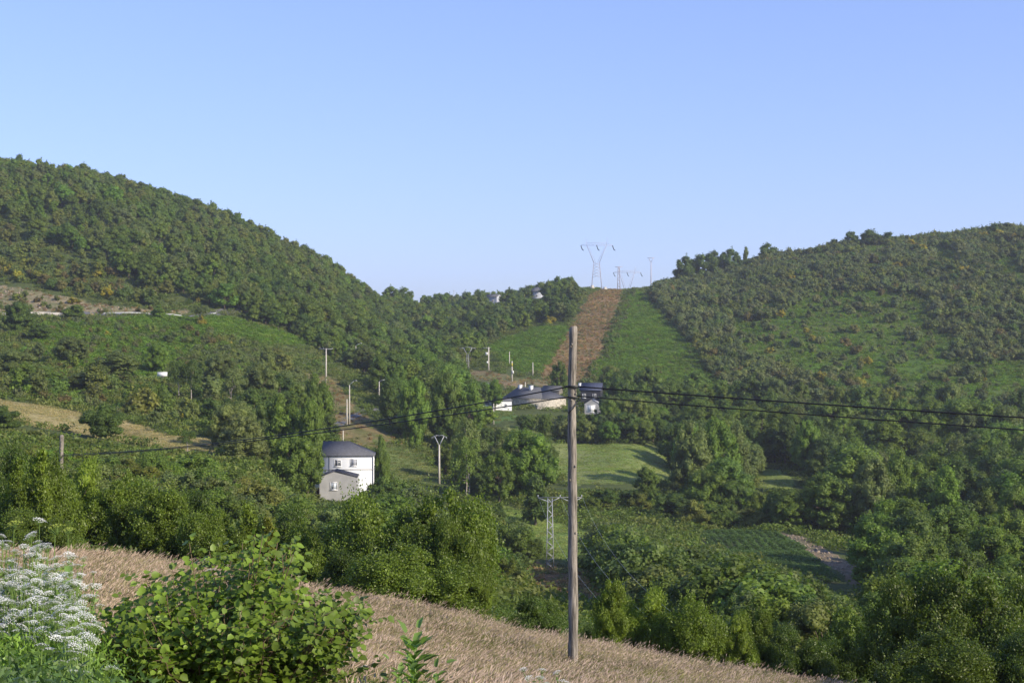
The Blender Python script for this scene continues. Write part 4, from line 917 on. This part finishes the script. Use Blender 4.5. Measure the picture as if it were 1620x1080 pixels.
cable('overhead_cable', W(901,32,627)-[0,.1,0], W(100,60,721), .22, .014, 'lower black cable from the wooden pole down to the left post')
cable('overhead_cable', W(913,32,611)-[0,.1,0], W(2300,25,700), .05, .017, 'upper black cable from the wooden pole to the right edge')
cable('overhead_cable', W(913,32,626)-[0,.1,0], W(2300,25,722), .06, .014, 'lower black cable from the wooden pole to the right edge')

# ------------------------------------------------------------------ concrete poles, lamps, lattice towers
def pole_root(px, yb, yt, name, label, cat='utility pole', D=None, dmin=150):
    g = P3(px, D) if D else ray_ground(px, yb, dmin); return empty(name, g, label, cat), g, Z(yt, g[1])-g[2]
def shaft(root, H, w0, w1, mat=None):
    mb = MB(); mb.box((0, 0, H/2-.5), (w0, w0*.7, H+1), .3, w1/w0); return mb.build('shaft', mat or M_conc, root)
def t_pole(px, yb, yt, label, arm=1.8, w=.42, **k):
    root, g, H = pole_root(px, yb, yt, 'concrete_pole', label, **k); shaft(root, H, w, w*.6)
    if arm:
        mb = MB(); mb.bar((-arm, 0, H-.15), (arm, 0, H-.15), .07); [mb.bar((x, 0, H-.1), (x, 0, H+.25), .06) for x in (-arm*.95, -arm*.4, arm*.95)]; mb.build('crossarm', M_steel, root)
    return root
t_pole(516,607,551,'pale concrete pole with a small crossarm on the brown bank')
def lamp(px, yb, yt, al, label, **k):
    root, g, H = pole_root(px, yb, yt, 'street_lamp', label, 'street lamp', **k); shaft(root, H*.9, .34, .2)
    mb = MB(); mb.tube([(0, 0, H*.85), (.1, 0, H*.92), (al, 0, H)], [.06, .06, .05], 5); mb.build('arm', M_steel, root)
    mb = MB(); mb.box((al+.3, 0, H+.03), (.7, .25, .14), 0, .7); mb.build('lamp_head', M_steel, root)
lamp(563,583,543,1.3,'concrete street lamp with a slanted arm before the wood')
lamp(553,672,602,1.2,'tall concrete street lamp beside the lane below the brown bank')
lamp(600,622,600,1.6,'street lamp arm showing above the dark grove tree',D=385)
t_pole(549,672,631,'shorter plain concrete post close beside the tall street lamp',arm=0,w=.36)
t_pole(543,700,680,'slim pole tip rising just behind the white house roof',arm=0,w=.3)
def v_pole(px, yb, yt, label, sp=1.9, w=.42, **k):
    root, g, H = pole_root(px, yb, yt, 'forked_pole', label, **k); hs = H*.80; shaft(root, hs, w, w*.65)
    mb = MB(); s = sp
    for sx in (-1, 1):
        mb.bar((0, 0, hs-.2), (sx*s*.75, 0, H-.25), .09); mb.bar((sx*s*.35, 0, H-.12), (sx*s*.8, 0, H-.12), .05); mb.bar((sx*s*.75, 0, H-.25), (sx*s*1.2, 0, H-.4), .05)
        mb.bar((sx*s*1.2, 0, H-.4), (sx*s*1.2, 0, H-.75), .05)
    mb.tube([(-s*.8, 0, H-.15), (-s*.4, 0, H+.02), (0, 0, H-.12), (s*.4, 0, H+.02), (s*.8, 0, H-.15)], .05, 4); mb.build('crossarm', M_steel, root)
v_pole(695,757,688,'concrete pole with a forked wire carrier right of the white house',1.25,D=292)
def lattice_leg(mb, x, y, z0, z1, w0, w1, nseg, r):
    for k in range(4):
        sx, sy = ((-1,-1),(1,-1),(1,1),(-1,1))[k]; mb.bar((x+sx*w0/2, y+sy*w0/2, z0), (x+sx*w1/2, y+sy*w1/2, z1), r)
    for i in range(nseg):
        a, b = i/nseg, (i+1)/nseg; wa, wb = w0+(w1-w0)*a, w0+(w1-w0)*b; za, zb = z0+(z1-z0)*a, z0+(z1-z0)*b; s = 1 if i % 2 else -1
        mb.bar((x-s*wa/2, y-wa/2, za), (x+s*wb/2, y-wb/2, zb), r*.6); mb.bar((x-s*wa/2, y+wa/2, za), (x+s*wb/2, y+wb/2, zb), r*.6)
        mb.bar((x-wa/2, y-s*wa/2, za), (x-wb/2, y+s*wb/2, zb), r*.6); mb.bar((x+wa/2, y-s*wa/2, za), (x+wb/2, y+s*wb/2, zb), r*.6)
def lattice_v(px, yb, yt, label, **k):
    root, g, H = pole_root(px, yb, yt, 'lattice_pole', label, **k); mb = MB(); lattice_leg(mb, 0, 0, -.5, H*.72, .9, .6, 8, .06); mb.build('lattice_body', M_steel, root)
    mb = MB(); s = 2.2
    for sx in (-1, 1): mb.bar((sx*.2, 0, H*.72), (sx*s*.7, 0, H-.2), .09); mb.bar((sx*s*.7, 0, H-.2), (sx*s*1.3, 0, H-.5), .07)
    mb.tube([(-s*1.2, 0, H-.4), (0, 0, H+.05), (s*1.2, 0, H-.4)], .06, 4); mb.build('crossarm', M_steel, root)
lattice_v(740,592,549,'grey forked lattice pole by the village transformer')
root, g, H = pole_root(773,586,549,'transformer_pole','concrete pole carrying a transformer box beside the forked lattice pole'); shaft(root, H, .5, .36)
mb = MB(); mb.box((-.7, -.3, H*.72), (.9, .8, 1.0)); mb.build('transformer_box', simple('box_paint', (.55, .56, .55), .6), root); mb = MB(); mb.bar((-2.2, 0, H-.3), (.6, 0, H-.2), .08); mb.build('crossarm', M_steel, root)
mb = MB(); mb.box((-.45, -.35, H*.35), (.5, .4, .7)); mb.build('meter_box', simple('meter_paint', (.7, .7, .68), .6), root)
t_pole(757,546,527,'thin grey pole tip before the dark wood below the ridge',arm=0,w=.35)
t_pole(806,577,556,'slim pole with a yellow sleeve near its foot at the village',arm=0,w=.35)
root = bpy.context.scene.objects[-1]
root, g, H = pole_root(810,603,571,'concrete_pole','pale pole with small meter boxes right of the yellow sleeved one'); shaft(root, H, .42, .3); mb = MB(); mb.box((.3, -.2, H*.45), (.5, .4, .9)); mb.build('meter_box', simple('meter_paint2', (.72, .72, .7), .6), root)
mb = MB(); mb.box((0, -.02, H*.82), (.45, .35, 1.0)); mb.build('yellow_sleeve', simple('yellow_paint', (.5, .42, .08), .7), root)
t_pole(843,595,573,'lone slim pole at the foot of the cleared brown strip',arm=0,w=.36)
t_pole(831,622,604,'pole rising behind the farmhouse roof',arm=0,w=.34)
t_pole(781,671,638,'dark slim pole on the lawn before the white cottage',arm=0,w=.3)
root, g, H = pole_root(718,478,459,'antenna_mast','thin mast on the skyline left of the pale ridge house','mast',D=850); mb = MB(); mb.tube([(0, 0, -1), (0, 0, H)], [.22, .14], 6); mb.build('mast_tube', M_steel, root); mb = MB(); mb.bar((-.5, 0, H-.4), (.5, 0, H-.4), .09); mb.build('antenna', M_steel, root)

# portal pylon behind the wooden pole
root, g, H = pole_root(886,900,786,'lattice_pylon','grey steel lattice pylon with a wide crossarm behind the wooden pole','pylon',D=182); k = 182/F; mb = MB()
xl, xr = (870-886)*k, (905-886)*k
lattice_leg(mb, xl, 0, -1.2, H-.15, 1.0, .55, 15, .045); mb.build('lattice_leg', M_steel, root); mb = MB(); lattice_leg(mb, xr, 0, -1.2, H-.15, 1.0, .55, 15, .045); mb.build('lattice_leg', M_steel, root)
mb = MB(); a, b = (851-886)*k, (920-886)*k
for y in (-.2, .2): mb.bar((a, 0, H), (b, 0, H), .05); mb.bar((a, 0, H-.05), (xl, y, H-.65), .04); mb.bar((b, 0, H-.05), (xr, y, H-.65), .04); mb.bar((0, 0, H), (xl, y, H-.65), .04); mb.bar((0, 0, H), (xr, y, H-.65), .04)
for x in (a, 0, b): mb.tube([(x, 0, H), (x, 0, H+.28)], [.07, .09], 6)
mb.build('crossarm', M_steel, root)
for i, (x, e) in enumerate(((a, (985, 960)), (0, (1045, 960)), (b, (1085, 950)))):
    cable('power_wire', g+np.array([x, 0, H+.25]), W(e[0]+40, 60, e[1]+60), 2.0, .008, ['leftmost', 'middle', 'rightmost'][i]+' thin wire running down from the lattice pylon crossarm', mat=M_steel)

# big transmission pylons
def cat_pylon(px, D, yb, yt, label, wbar, wleg, wwaist, ywaist, ybar, wtop, r=.2):
    x0 = (px-810)/F*D; g = np.array([x0, D, Z(yb, D)]); root = empty('transmission_pylon', g, label, 'pylon'); k = D/F; z = lambda y: (yb-y)*k
    gz = hz(x0, D)-g[2]; zb, zw, zt = z(ybar), z(ywaist), z(yt); b = MB()
    for s in (-1, 1):
        for y in (-1, 1):
            b.bar((s*wleg*k/2, y*2.2, min(gz, 0)-1), (s*wwaist*k/2, y*.8, zw), r); b.bar((s*wwaist*k*.5, y*.8, zw), (s*wtop*k/2, y*.5, zb), r)
        b.bar((s*(wwaist*.18)*k, 0, zw), (s*(wtop/2-3)*k, 0, zb-1), r*.6)
    n = 9
    for i in range(n):
        f0, f1 = i/n, (i+1)/n; w0 = (wleg+(wwaist-wleg)*f0)*k/2; w1 = (wleg+(wwaist-wleg)*f1)*k/2
        for y in (-1, 1):
            if i > 3: b.bar((-w0, y, zw*f0), (w1, y, zw*f1), r*.4); b.bar((w0, y, zw*f0), (-w1, y, zw*f1), r*.4)
        for s in (-1, 1):
            c = 1 if i % 2 else -1; b.bar((s*w0, c*(2.2-1.4*f0), zw*f0), (s*w1, -c*(2.2-1.4*f1), zw*f1), r*.4)
    for i in range(7):
        f0, f1 = i/7, (i+1)/7
        for s in (-1, 1):
            X0 = s*(wwaist+(wtop-wwaist)*f0)*k/2; X1 = s*(wwaist+(wtop-wwaist)*f1)*k/2; c = 1 if i % 2 else -1
            b.bar((X0, c*.6, zw+(zb-zw)*f0), (X1, -c*.6, zw+(zb-zw)*f1), r*.45)
    b.build('body', M_pyl, root)
    b = MB(); hw = wbar*k/2; b.bar((-hw, 0, zb), (hw, 0, zb), r*.9); b.bar((-wtop*k/2, 0, zb+1.3), (wtop*k/2, 0, zb+1.3), r*.6)
    for i in range(10):
        a0 = -wtop*k/2+wtop*k*i/10; a1 = a0+wtop*k/10; b.bar((a0, 0, zb+(0 if i % 2 else 1.3)), (a1, 0, zb+(1.3 if i % 2 else 0)), r*.4)
    for s in (-1, 1): b.bar((s*hw, 0, zb), (s*wtop*k/2, 0, zb+1.3), r*.5); b.bar((s*wtop*k/2, 0, zb), (s*(wtop/2+1.5)*k, 0, zt), r*.7)
    b.build('crossarm', M_pyl, root)
    for xx in (-hw, 0, hw):
        b = MB(); b.tube([(xx, 0, zb), (xx+.8, 0, zb-2.3)], [.28, .28], 6); b.tube([(xx+.8, 0, zb-2.3), (xx+1.6, 0, zb-2.8)], [.35, .2], 6); b.build('insulator', M_dark2, root)
M_pyl = simple('pylon_paint', (.42, .38, .42), .6, .1, 1); M_dark2 = simple('insulator_glass', (.10, .13, .15), .4, .1)
cat_pylon(944, 775, 458, 376, 'nearest and largest transmission pylon on top of the cleared strip', 50, 17, 9, 415, 388, 31, .09)
cat_pylon(992, 1050, 466, 421, 'smaller second transmission pylon behind the ridge', 43, 14, 8, 458, 431, 24, .11)
root, g, H = pole_root(979,462,422,'lattice_pole','slim lattice tower in front of the second transmission pylon','pylon',D=790); b = MB(); lattice_leg(b, 0, 0, -2, H, 1.6, .8, 9, .13); b.build('lattice_body', M_pyl, root); b = MB(); b.bar((-2, 0, H), (2, 0, H), .13); b.build('crossarm', M_pyl, root)
root, g, H = pole_root(1030,455,408,'forked_pole','thin forked pole alone on the skyline right of the pylons',D=790); b = MB(); b.tube([(0, 0, -1), (0, 0, H*.86)], [.32, .22], 6); b.build('shaft', M_pyl, root); b = MB()
for s in (-1, 1): b.bar((0, 0, H*.86), (s*1.3, 0, H), .12)
b.bar((-2, 0, H), (2, 0, H), .12); b.build('crossarm', M_pyl, root)

# ------------------------------------------------------------------ buildings
M_plas = simple('white_render', (.70, .71, .74), .85, .04, .6); M_grey = simple('grey_cement', (.37, .365, .36), .95, .12, .8); M_slate = simple('slate', (.10, .102, .112), .85, .25, 3, stretch=(1, 1, 1)); M_stone = simple('rubble_stone', (.46, .42, .36), .95, .4, 1.6)
M_dstone = simple('dark_stone', (.19, .17, .15), .95, .35, 1.6); M_glass = simple('window_glass', (.10, .11, .13), .2, .1, spec=.5); M_frame = simple('white_frame', (.75, .75, .75), .6, .05); M_blue = simple('blue_slate', (.055, .065, .11), .75, .2, 2)
M_pale = simple('pale_wall', (.42, .44, .50), .9, .08, 1); M_brick = simple('brick_red', (.25, .10, .06), .9, .2, 4); M_trimdark = simple('dark_trim', (.04, .04, .05), .7, .1)
def house(name, label, px, D, L, Wd, hw, hr, rz, roofmat, wallmat, roof='hip', ov=.35, cat='house', z=None, hip=None, wins=(), doors=(), chims=(), ridge_y=0, bands=()):
    g = P3(px, D) if z is None else np.array([(px-810)/F*D, D, z]); root = empty(name, g, label, cat, rz=rz); x, y = L/2, Wd/2
    b = MB(); base = -2.0
    V = [(-x,-y,base),(x,-y,base),(x,y,base),(-x,y,base),(-x,-y,hw),(x,-y,hw),(x,y,hw),(-x,y,hw)]
    if roof == 'gabley':   # ridge along y, gable ends on the y faces
        V += [(ridge_y,-y,hw+hr),(ridge_y,y,hw+hr)]; b.add(V, [(1,2,6,5),(3,0,4,7)], []); b.add([V[0],V[1],V[5],V[4]], [(0,1,2,3)]); b.add([V[4],V[5],V[8]], [], [(0,1,2)]); b.add([V[2],V[3],V[7],V[6]], [(0,1,2,3)]); b.add([V[6],V[7],V[9]], [], [(0,1,2)])
    elif roof == 'gablex':
        V += [(-x,ridge_y,hw+hr),(x,ridge_y,hw+hr)]; b.add(V, [(0,1,5,4),(2,3,7,6)], []); b.add([V[1],V[2],V[6],V[5]], [(0,1,2,3)]); b.add([V[5],V[6],V[9]], [], [(0,1,2)]); b.add([V[3],V[0],V[4],V[7]], [(0,1,2,3)]); b.add([V[7],V[4],V[8]], [], [(0,1,2)])
    else: b.add(V, [(0,1,5,4),(1,2,6,5),(2,3,7,6),(3,0,4,7)])
    b.build('wall', wallmat, root)
    b = MB(); t = .09; X, Y = x+ov, y+ov; e = hw-.02
    def slab(P):
        P = np.array(P, float); n = len(P); lo = P+[0, 0, .02]; hi = P+[0, 0, .02+t]; Vv = np.vstack([lo, hi])
        q = [(i, (i+1) % n, (i+1) % n+n, i+n) for i in range(n)]
        if n == 4: b.add(Vv, q+[(3,2,1,0),(4,5,6,7)])
        else: b.add(Vv, q, [(2,1,0),(3,4,5)])
    if roof == 'hip':
        h0, h1 = hip if hip else (Wd/2, Wd/2); r0, r1 = (-x+h0, 0, e+hr), (x-h1, 0, e+hr)
        slab([(-X,-Y,e),(X,-Y,e),r1,r0]); slab([(X,Y,e),(-X,Y,e),r0,r1])
        if h1: slab([(X,-Y,e),(X,Y,e),r1])
        if h0: slab([(-X,Y,e),(-X,-Y,e),r0])
    elif roof == 'gabley':
        dz = hr/x*ov; slab([(-X,-Y,e-dz),(ridge_y,-Y,e+hr),(ridge_y,Y,e+hr),(-X,Y,e-dz)][::-1]); slab([(X,-Y,e-dz),(X,Y,e-dz),(ridge_y,Y,e+hr),(ridge_y,-Y,e+hr)])
    elif roof == 'gablex':
        slab([(-X,-Y,e),(X,-Y,e),(X,ridge_y,e+hr),(-X,ridge_y,e+hr)]); slab([(X,Y,e),(-X,Y,e),(-X,ridge_y,e+hr),(X,ridge_y,e+hr)])
    ro = b.build('roof', roofmat, root)
    for (cx, cy_, cz, s, h, m) in chims: c = MB(); c.box((cx, cy_, cz), (s, s, h)); c.box((cx, cy_, cz+h/2+.05), (s*1.25, s*1.25, .1)); c.build('chimney', m, ro)
    def opening(f, u, v, w, h, kind, shut):
        # f: face  'f' front(-y) 'r' right(+x) 'l' left
        def tr(P):
            P = np.array(P)
            if f == 'f': return P*[1, 1, 1]+[0, -y, 0]
            if f == 'r': return np.stack([x-P[:, 1], P[:, 0], P[:, 2]], 1)
            return np.stack([-x+P[:, 1], -P[:, 0], P[:, 2]], 1)
        def bx(b, c, d): q = MB(); q.box(c, d); vv, ff = q.arrays(); b.add(tr(vv), ff[0])
        b = MB(); fw = .09
        for s in (-1, 1): bx(b, (u+s*w/2, -.03, v), (fw, .12, h+fw)); bx(b, (u, -.03, v+s*h/2), (w-fw, .12, fw))
        bx(b, (u, -.03, v), (fw*.8, .10, h-fw))
        if kind == 'w': bx(b, (u, -.06, v-h/2-.09), (w+.3, .2, .07))
        fr = b.build('window' if kind == 'w' else 'door', M_frame, root); b = MB(); bx(b, (u, -.012, v), (w-fw, .03, h-fw)); b.build('pane' if kind == 'w' else 'leaf', shut, fr)
    for q in wins: opening(*q[:5], 'w', q[5] if len(q) > 5 else M_glass)
    for q in doors: opening(*q[:5], 'd', q[5] if len(q) > 5 else M_frame)
    for (z_, th) in bands: c = MB(); c.box((0, -y-.03, z_), (L+.08, .1, th)); c.build('cornice', M_grey, root)
    return root, g
# white house: eave row 720, ridge 701, base ~790, columns 500..592
D = 254; zb_ = Z(792, D); hw = Z(721, D)-zb_
r_, g_ = house('white_house', 'two storey white house with a dark slate hip roof beside the clump of trees', 546, D+4, 10.4, 8.2, hw, 2.35, math.radians(4), M_slate, M_plas, 'hip', .3, z=zb_, hip=(.6, 4.4),
      wins=[('f', -1.1, Z(732, D)-zb_, 1.1, 1.1), ('f', 1.75, Z(731, D)-zb_, 1.1, 1.15, simple('shutter_grey', (.34, .35, .39), .6)), ('r', 0, Z(732, D)-zb_, .9, 1.1)], bands=[(Z(742, D)-zb_, .12)])
b = MB(); b.tube([(-2.6, -4.2, hw-.2), (-2.6, -4.2, 1)], [.05, .05], 6); b.tube([(5.15, -4.18, hw-.2), (5.15, -4.18, 0)], [.05, .05], 6); b.build('downpipe', M_trimdark, r_)
D = 243; zb_ = Z(795, D); hw = Z(752, D)-zb_
r2, g2 = house('cement_annex', 'bare grey cement annex with a small white window in front of the white house', 537, D, 6.3, 5, hw, .95, math.radians(3), M_trimdark, M_grey, 'gabley', .12, 'annex', z=zb_, ridge_y=-.6, wins=[('f', -.75, Z(766, D)-zb_, 1.05, 1.2, simple('pale_pane', (.5, .55, .62), .3))])
# farmhouse
D = 412; zb_ = Z(656, D)
def hh(y): return Z(y, D)-zb_
house('stone_farmhouse', 'large stone farmhouse with a grey slate hip roof behind the tree belt', 846, D+3, 15, 10.5, hh(630), 3.1, math.radians(-42), M_slate, M_stone, 'hip', .25, z=zb_, hip=(1.0, 5.2),
      wins=[('f', -4.5, 2.3, 1, 1.2), ('f', -1.5, 2.3, 1, 1.2), ('f', 1.8, 2.3, 1, 1.2), ('f', 5, 2.3, 1, 1.2)], chims=[(-5.2, -.6, hh(630)+2.9, .9, 1.7, M_plas), (-.4, -1.2, hh(630)+2.8, .9, 1.6, M_plas)], doors=[('f', -6.2, 1.1, 1.1, 2.1)])
house('white_cottage', 'small bright white cottage left of the stone farmhouse', 791, 404, 5.6, 5, Z(634, 404)-Z(652, 404), .9, math.radians(15), M_slate, M_plas, 'gablex', .2, z=Z(652, 404), wins=[('f', 1.1, 2.0, .8, .9)])
house('white_shed', 'little white shed half hidden by trees left of the cottage', 764, 402, 3.0, 3, 2.6, .5, .1, M_slate, M_plas, 'gablex', .2, 'shed', z=Z(654, 402))
house('grey_barn', 'grey roofed barn peeping behind the farmhouse roof', 874, 452, 5.5, 5, Z(619, 452)-Z(640, 452), 1.5, math.radians(-15), M_slate, M_dstone, 'gablex', .3, 'barn', z=Z(640, 445))
house('pale_garage', 'small gabled garage with a pale door right of the wooden pole', 938, 402, 4.3, 5, Z(638, 402)-Z(652, 402), 1.15, math.radians(-8), M_grey, M_grey, 'gabley', .12, 'garage', z=Z(652, 402), doors=[('f', -.35, 1.15, 2.4, 2.0, M_frame)])
house('blue_roof_house', 'house with a dark blue slate roof between pole and trees', 936, 440, 6.2, 6, Z(617, 440)-Z(645, 440), 2.2, math.radians(-10), M_blue, M_trimdark, 'gablex', .35, z=Z(645, 440), wins=[('f', -2, 3.8, 1, 1.2), ('f', 1.2, 3.8, 1, 1.2)], chims=[(-3.6, -1, Z(614, 440)-Z(645, 440)+.9, .8, 1.4, M_plas)])
house('stone_shed', 'dark low shed at the village road above the white cottage', 757, 445, 6, 4, 2.2, .6, .05, M_slate, M_dstone, 'gablex', .2, 'shed')
house('ridge_house', 'pale ridge house with a grey roof on the skyline', 780, 815, 8, 7, Z(470, 815)-Z(484, 815), 1.6, math.radians(-25), M_slate, M_pale, 'gablex', .5, z=Z(484, 815), wins=[('f', -2, 3, 1, 1.2), ('f', 1.5, 3, 1, 1.2)])
house('ridge_villa', 'ridge house with a dark overhanging roof above its balcony on the skyline', 850, 815, 7, 7, Z(461, 815)-Z(482, 815), 2.4, math.radians(-30), M_slate, M_pale, 'hip', 1.0, z=Z(482, 815), hip=(2.5, 2.5), wins=[('f', -1.5, 5, 1.4, 1.3), ('f', 1.5, 5, 1.4, 1.3)])
# pylon footings, trailer, marker
for i, (px, yt, yb, lb) in enumerate(((937, 451, 461, 'pale concrete footing block under the left leg of nearest pylon'), (957, 454, 460, 'lower pale footing block under the right leg of nearest pylon'))):
    g = P3(px, 768); b = MB(); h = Z(yt, 768)-g[2]; b.box((0, 0, h/2-.5), (1.7, 1.7, h+1), .3, .75); b.box((0, 0, h*.4), (2.1, 2.1, h*.25), .3); o = b.build('footing_block', M_conc); o.location = g; tag(o, lb, 'footing')
def trailer():
    g = ray_ground(257, 599, 240); root = empty('white_trailer', g, 'small white trailer on the grass patch beside the pale trunked trees', 'trailer', rz=.15)
    b = MB(); b.box((0, 0, 1.05), (2.3, 1.4, .9), 0, .96); b.box((0, 0, 1.56), (2.36, 1.46, .1)); b.build('body', M_plas, root)
    b = MB(); b.bar((-1.15, 0, .6), (-2.0, 0, .5), .05); b.build('drawbar', M_dark, root)
    for s in (-1, 1):
        b = MB(); t = np.linspace(0, 2*PI, 17)[:-1]; b.tube([(.1, s*.72-.08, .35), (.1, s*.72+.08, .35)], .33, 14); b.build('wheel', M_dark, root)
trailer()
g = P3(1584, 168); root = empty('marker_post', g, 'small white knob on a thin stalk among the trees at right', 'marker'); h = Z(886, 168)-g[2]
b = MB(); b.tube([(0, 0, -.3), (0, 0, h)], .05, 5); b.build('stalk', M_steel, root); b = MB(); b.add(IV*[.22, .18, .27]+[0, 0, h], [], IT); b.build('knob', M_plas, root, True)

# ------------------------------------------------------------------ roads, guardrail, retaining wall
def ribbon(name, pts, wid, mat, lift=.12, n=60):
    P = np.array([(p[0], p[1]) for p in pts], float); t = np.linspace(0, len(P)-1, n); X = np.interp(t, range(len(P)), P[:, 0]); Y = np.interp(t, range(len(P)), P[:, 1])
    d = np.stack([np.gradient(X), np.gradient(Y)], 1); d /= np.linalg.norm(d, axis=1)[:, None]; nn = np.stack([-d[:, 1], d[:, 0]], 1); V = []
    for k in (-1, -.5, 0, .5, 1): x = X+nn[:, 0]*k*wid/2; y = Y+nn[:, 1]*k*wid/2; V.append(np.stack([x, y, height(x, y)+lift], 1))
    V = np.stack(V, 1).reshape(-1, 3); i = np.arange(n-1)[:, None]; j = np.arange(4)[None]; Q = np.stack([i*5+j, (i+1)*5+j, (i+1)*5+j+1, i*5+j+1], -1).reshape(-1, 4)
    return tag(link(name, mesh_np(name, V, [Q], [mat], smooth=True)), kind='structure')
M_asph = simple('asphalt', (.13, .13, .135), .9, .2, 2)
def G(px, py, dmin=150): return ray_ground(px, py, dmin)
lane = [G(572,640)+[6,0,0], G(583,648), G(570,655), G(548,665), G(534,673)]
ribbon('road', [(p[0], p[1]) for p in lane], 2.3, M_asph)
RD = [(-120, 424), (0, 433), (100, 438), (200, 444), (300, 453), (420, 492), (520, 548), (560, 590)]
rx = [((p-810)/F*d, d) for p, d in RD]
def along(pa, pb, step):
    p = np.arange(pa, pb, step); d = np.interp(p, [a for a, b in RD], [b for a, b in RD]); return np.stack([(p-810)/F*d, d], 1)
ribbon('road', [(x, y+3.2) for x, y in rx], 5.5, M_asph)
def wall():
    q = along(-60, 98, 4); z = height(q[:, 0], q[:, 1]); V = []
    for (x, y), zz in zip(q, z): V += [(x, y, zz-2.2), (x, y, zz+.75), (x, y+.5, zz+.75), (x, y+.5, zz-2.2)]
    n = len(q); Q = [(4*i+a, 4*(i+1)+a, 4*(i+1)+(a+1) % 4, 4*i+(a+1) % 4) for i in range(n-1) for a in range(3)]+[(3,2,1,0)[::-1], (4*n-4, 4*n-3, 4*n-2, 4*n-1)]
    o = link('retaining_wall', mesh_np('retaining_wall', V, [np.array(Q)], [M_stone2])); tag(o, 'pale stone retaining wall along the road at the left edge', 'wall')
M_stone2 = simple('wall_stone', (.46, .43, .38), .95, .25, .5)
wall()
def rail(pa, pb, label):
    q = along(pa, pb, 3); z = height(q[:, 0], q[:, 1])+.72; root = empty('guardrail', (q[0][0], q[0][1], z[0]-.7), label, 'guardrail'); o = np.array([q[0][0], q[0][1], z[0]-.7]); P = np.stack([q[:, 0], q[:, 1], z], 1)-o
    b = MB(); n = len(P); V = []; pr = [(0, -.2), (-.06, -.1), (0, 0), (-.06, .1), (0, .2), (.03, .2), (.03, -.2)]
    for p in P: V += [(p[0], p[1]+a, p[2]+c) for a, c in pr]
    m = len(pr); Q = [(m*i+a, m*(i+1)+a, m*(i+1)+(a+1) % m, m*i+(a+1) % m) for i in range(n-1) for a in range(m)]; b.add(V, Q); b.build('rail', M_rail, root)
    for i in range(0, n, 4): b = MB(); b.box(P[i]+[0, .1, -.4], (.12, .12, 1.0)); b.build('post', M_steel, root)
M_rail = simple('rail_zinc', (.40, .41, .42), .6, .08, 1, metallic=.2)
rail(164, 237, 'longest steel guardrail stretch beside the road at left'); rail(263, 288, 'short guardrail stretch right of the bright small tree'); rail(334, 346, 'tiny guardrail piece before the tall dark trees'); rail(504, 536, 'guardrail piece showing through the wood near a road sign')
q = along(521, 522, 2)[0]; g = np.array([q[0], q[1]+1, hz(q[0], q[1]+1)]); root = empty('road_sign', g, 'small round road sign above the guardrail piece in the wood', 'road sign')
b = MB(); b.tube([(0, 0, 0), (0, 0, 3.2)], .08, 6); b.build('post', M_steel, root); b = MB(); b.tube([(0, -.12, 3.2), (0, -.16, 3.2)], .5, 16); b.build('sign_disc', simple('sign_white', (.7, .55, .5), .5), root)
# ------------------------------------------------------------------ haze
def build_haze():
    m = bpy.data.materials.new('haze_air'); m.use_nodes = True; t = m.node_tree; t.nodes.remove(t.nodes['Principled BSDF'])
    v = t.nodes.new('ShaderNodeVolumePrincipled'); v.inputs['Density'].default_value = .00017; v.inputs['Color'].default_value = (.78, .82, .90, 1); v.inputs['Anisotropy'].default_value = .2
    t.links.new(v.outputs[0], t.nodes['Material Output'].inputs['Volume'])
    mb = MB(); mb.box((0, 0, 0), (2, 2, 2)); o = mb.build('haze', m); o.location = (0, 0, 20); o.scale = (6200, 6200, 150); tag(o, 'thin bluish evening haze in the air', 'haze', kind='stuff')
build_haze()
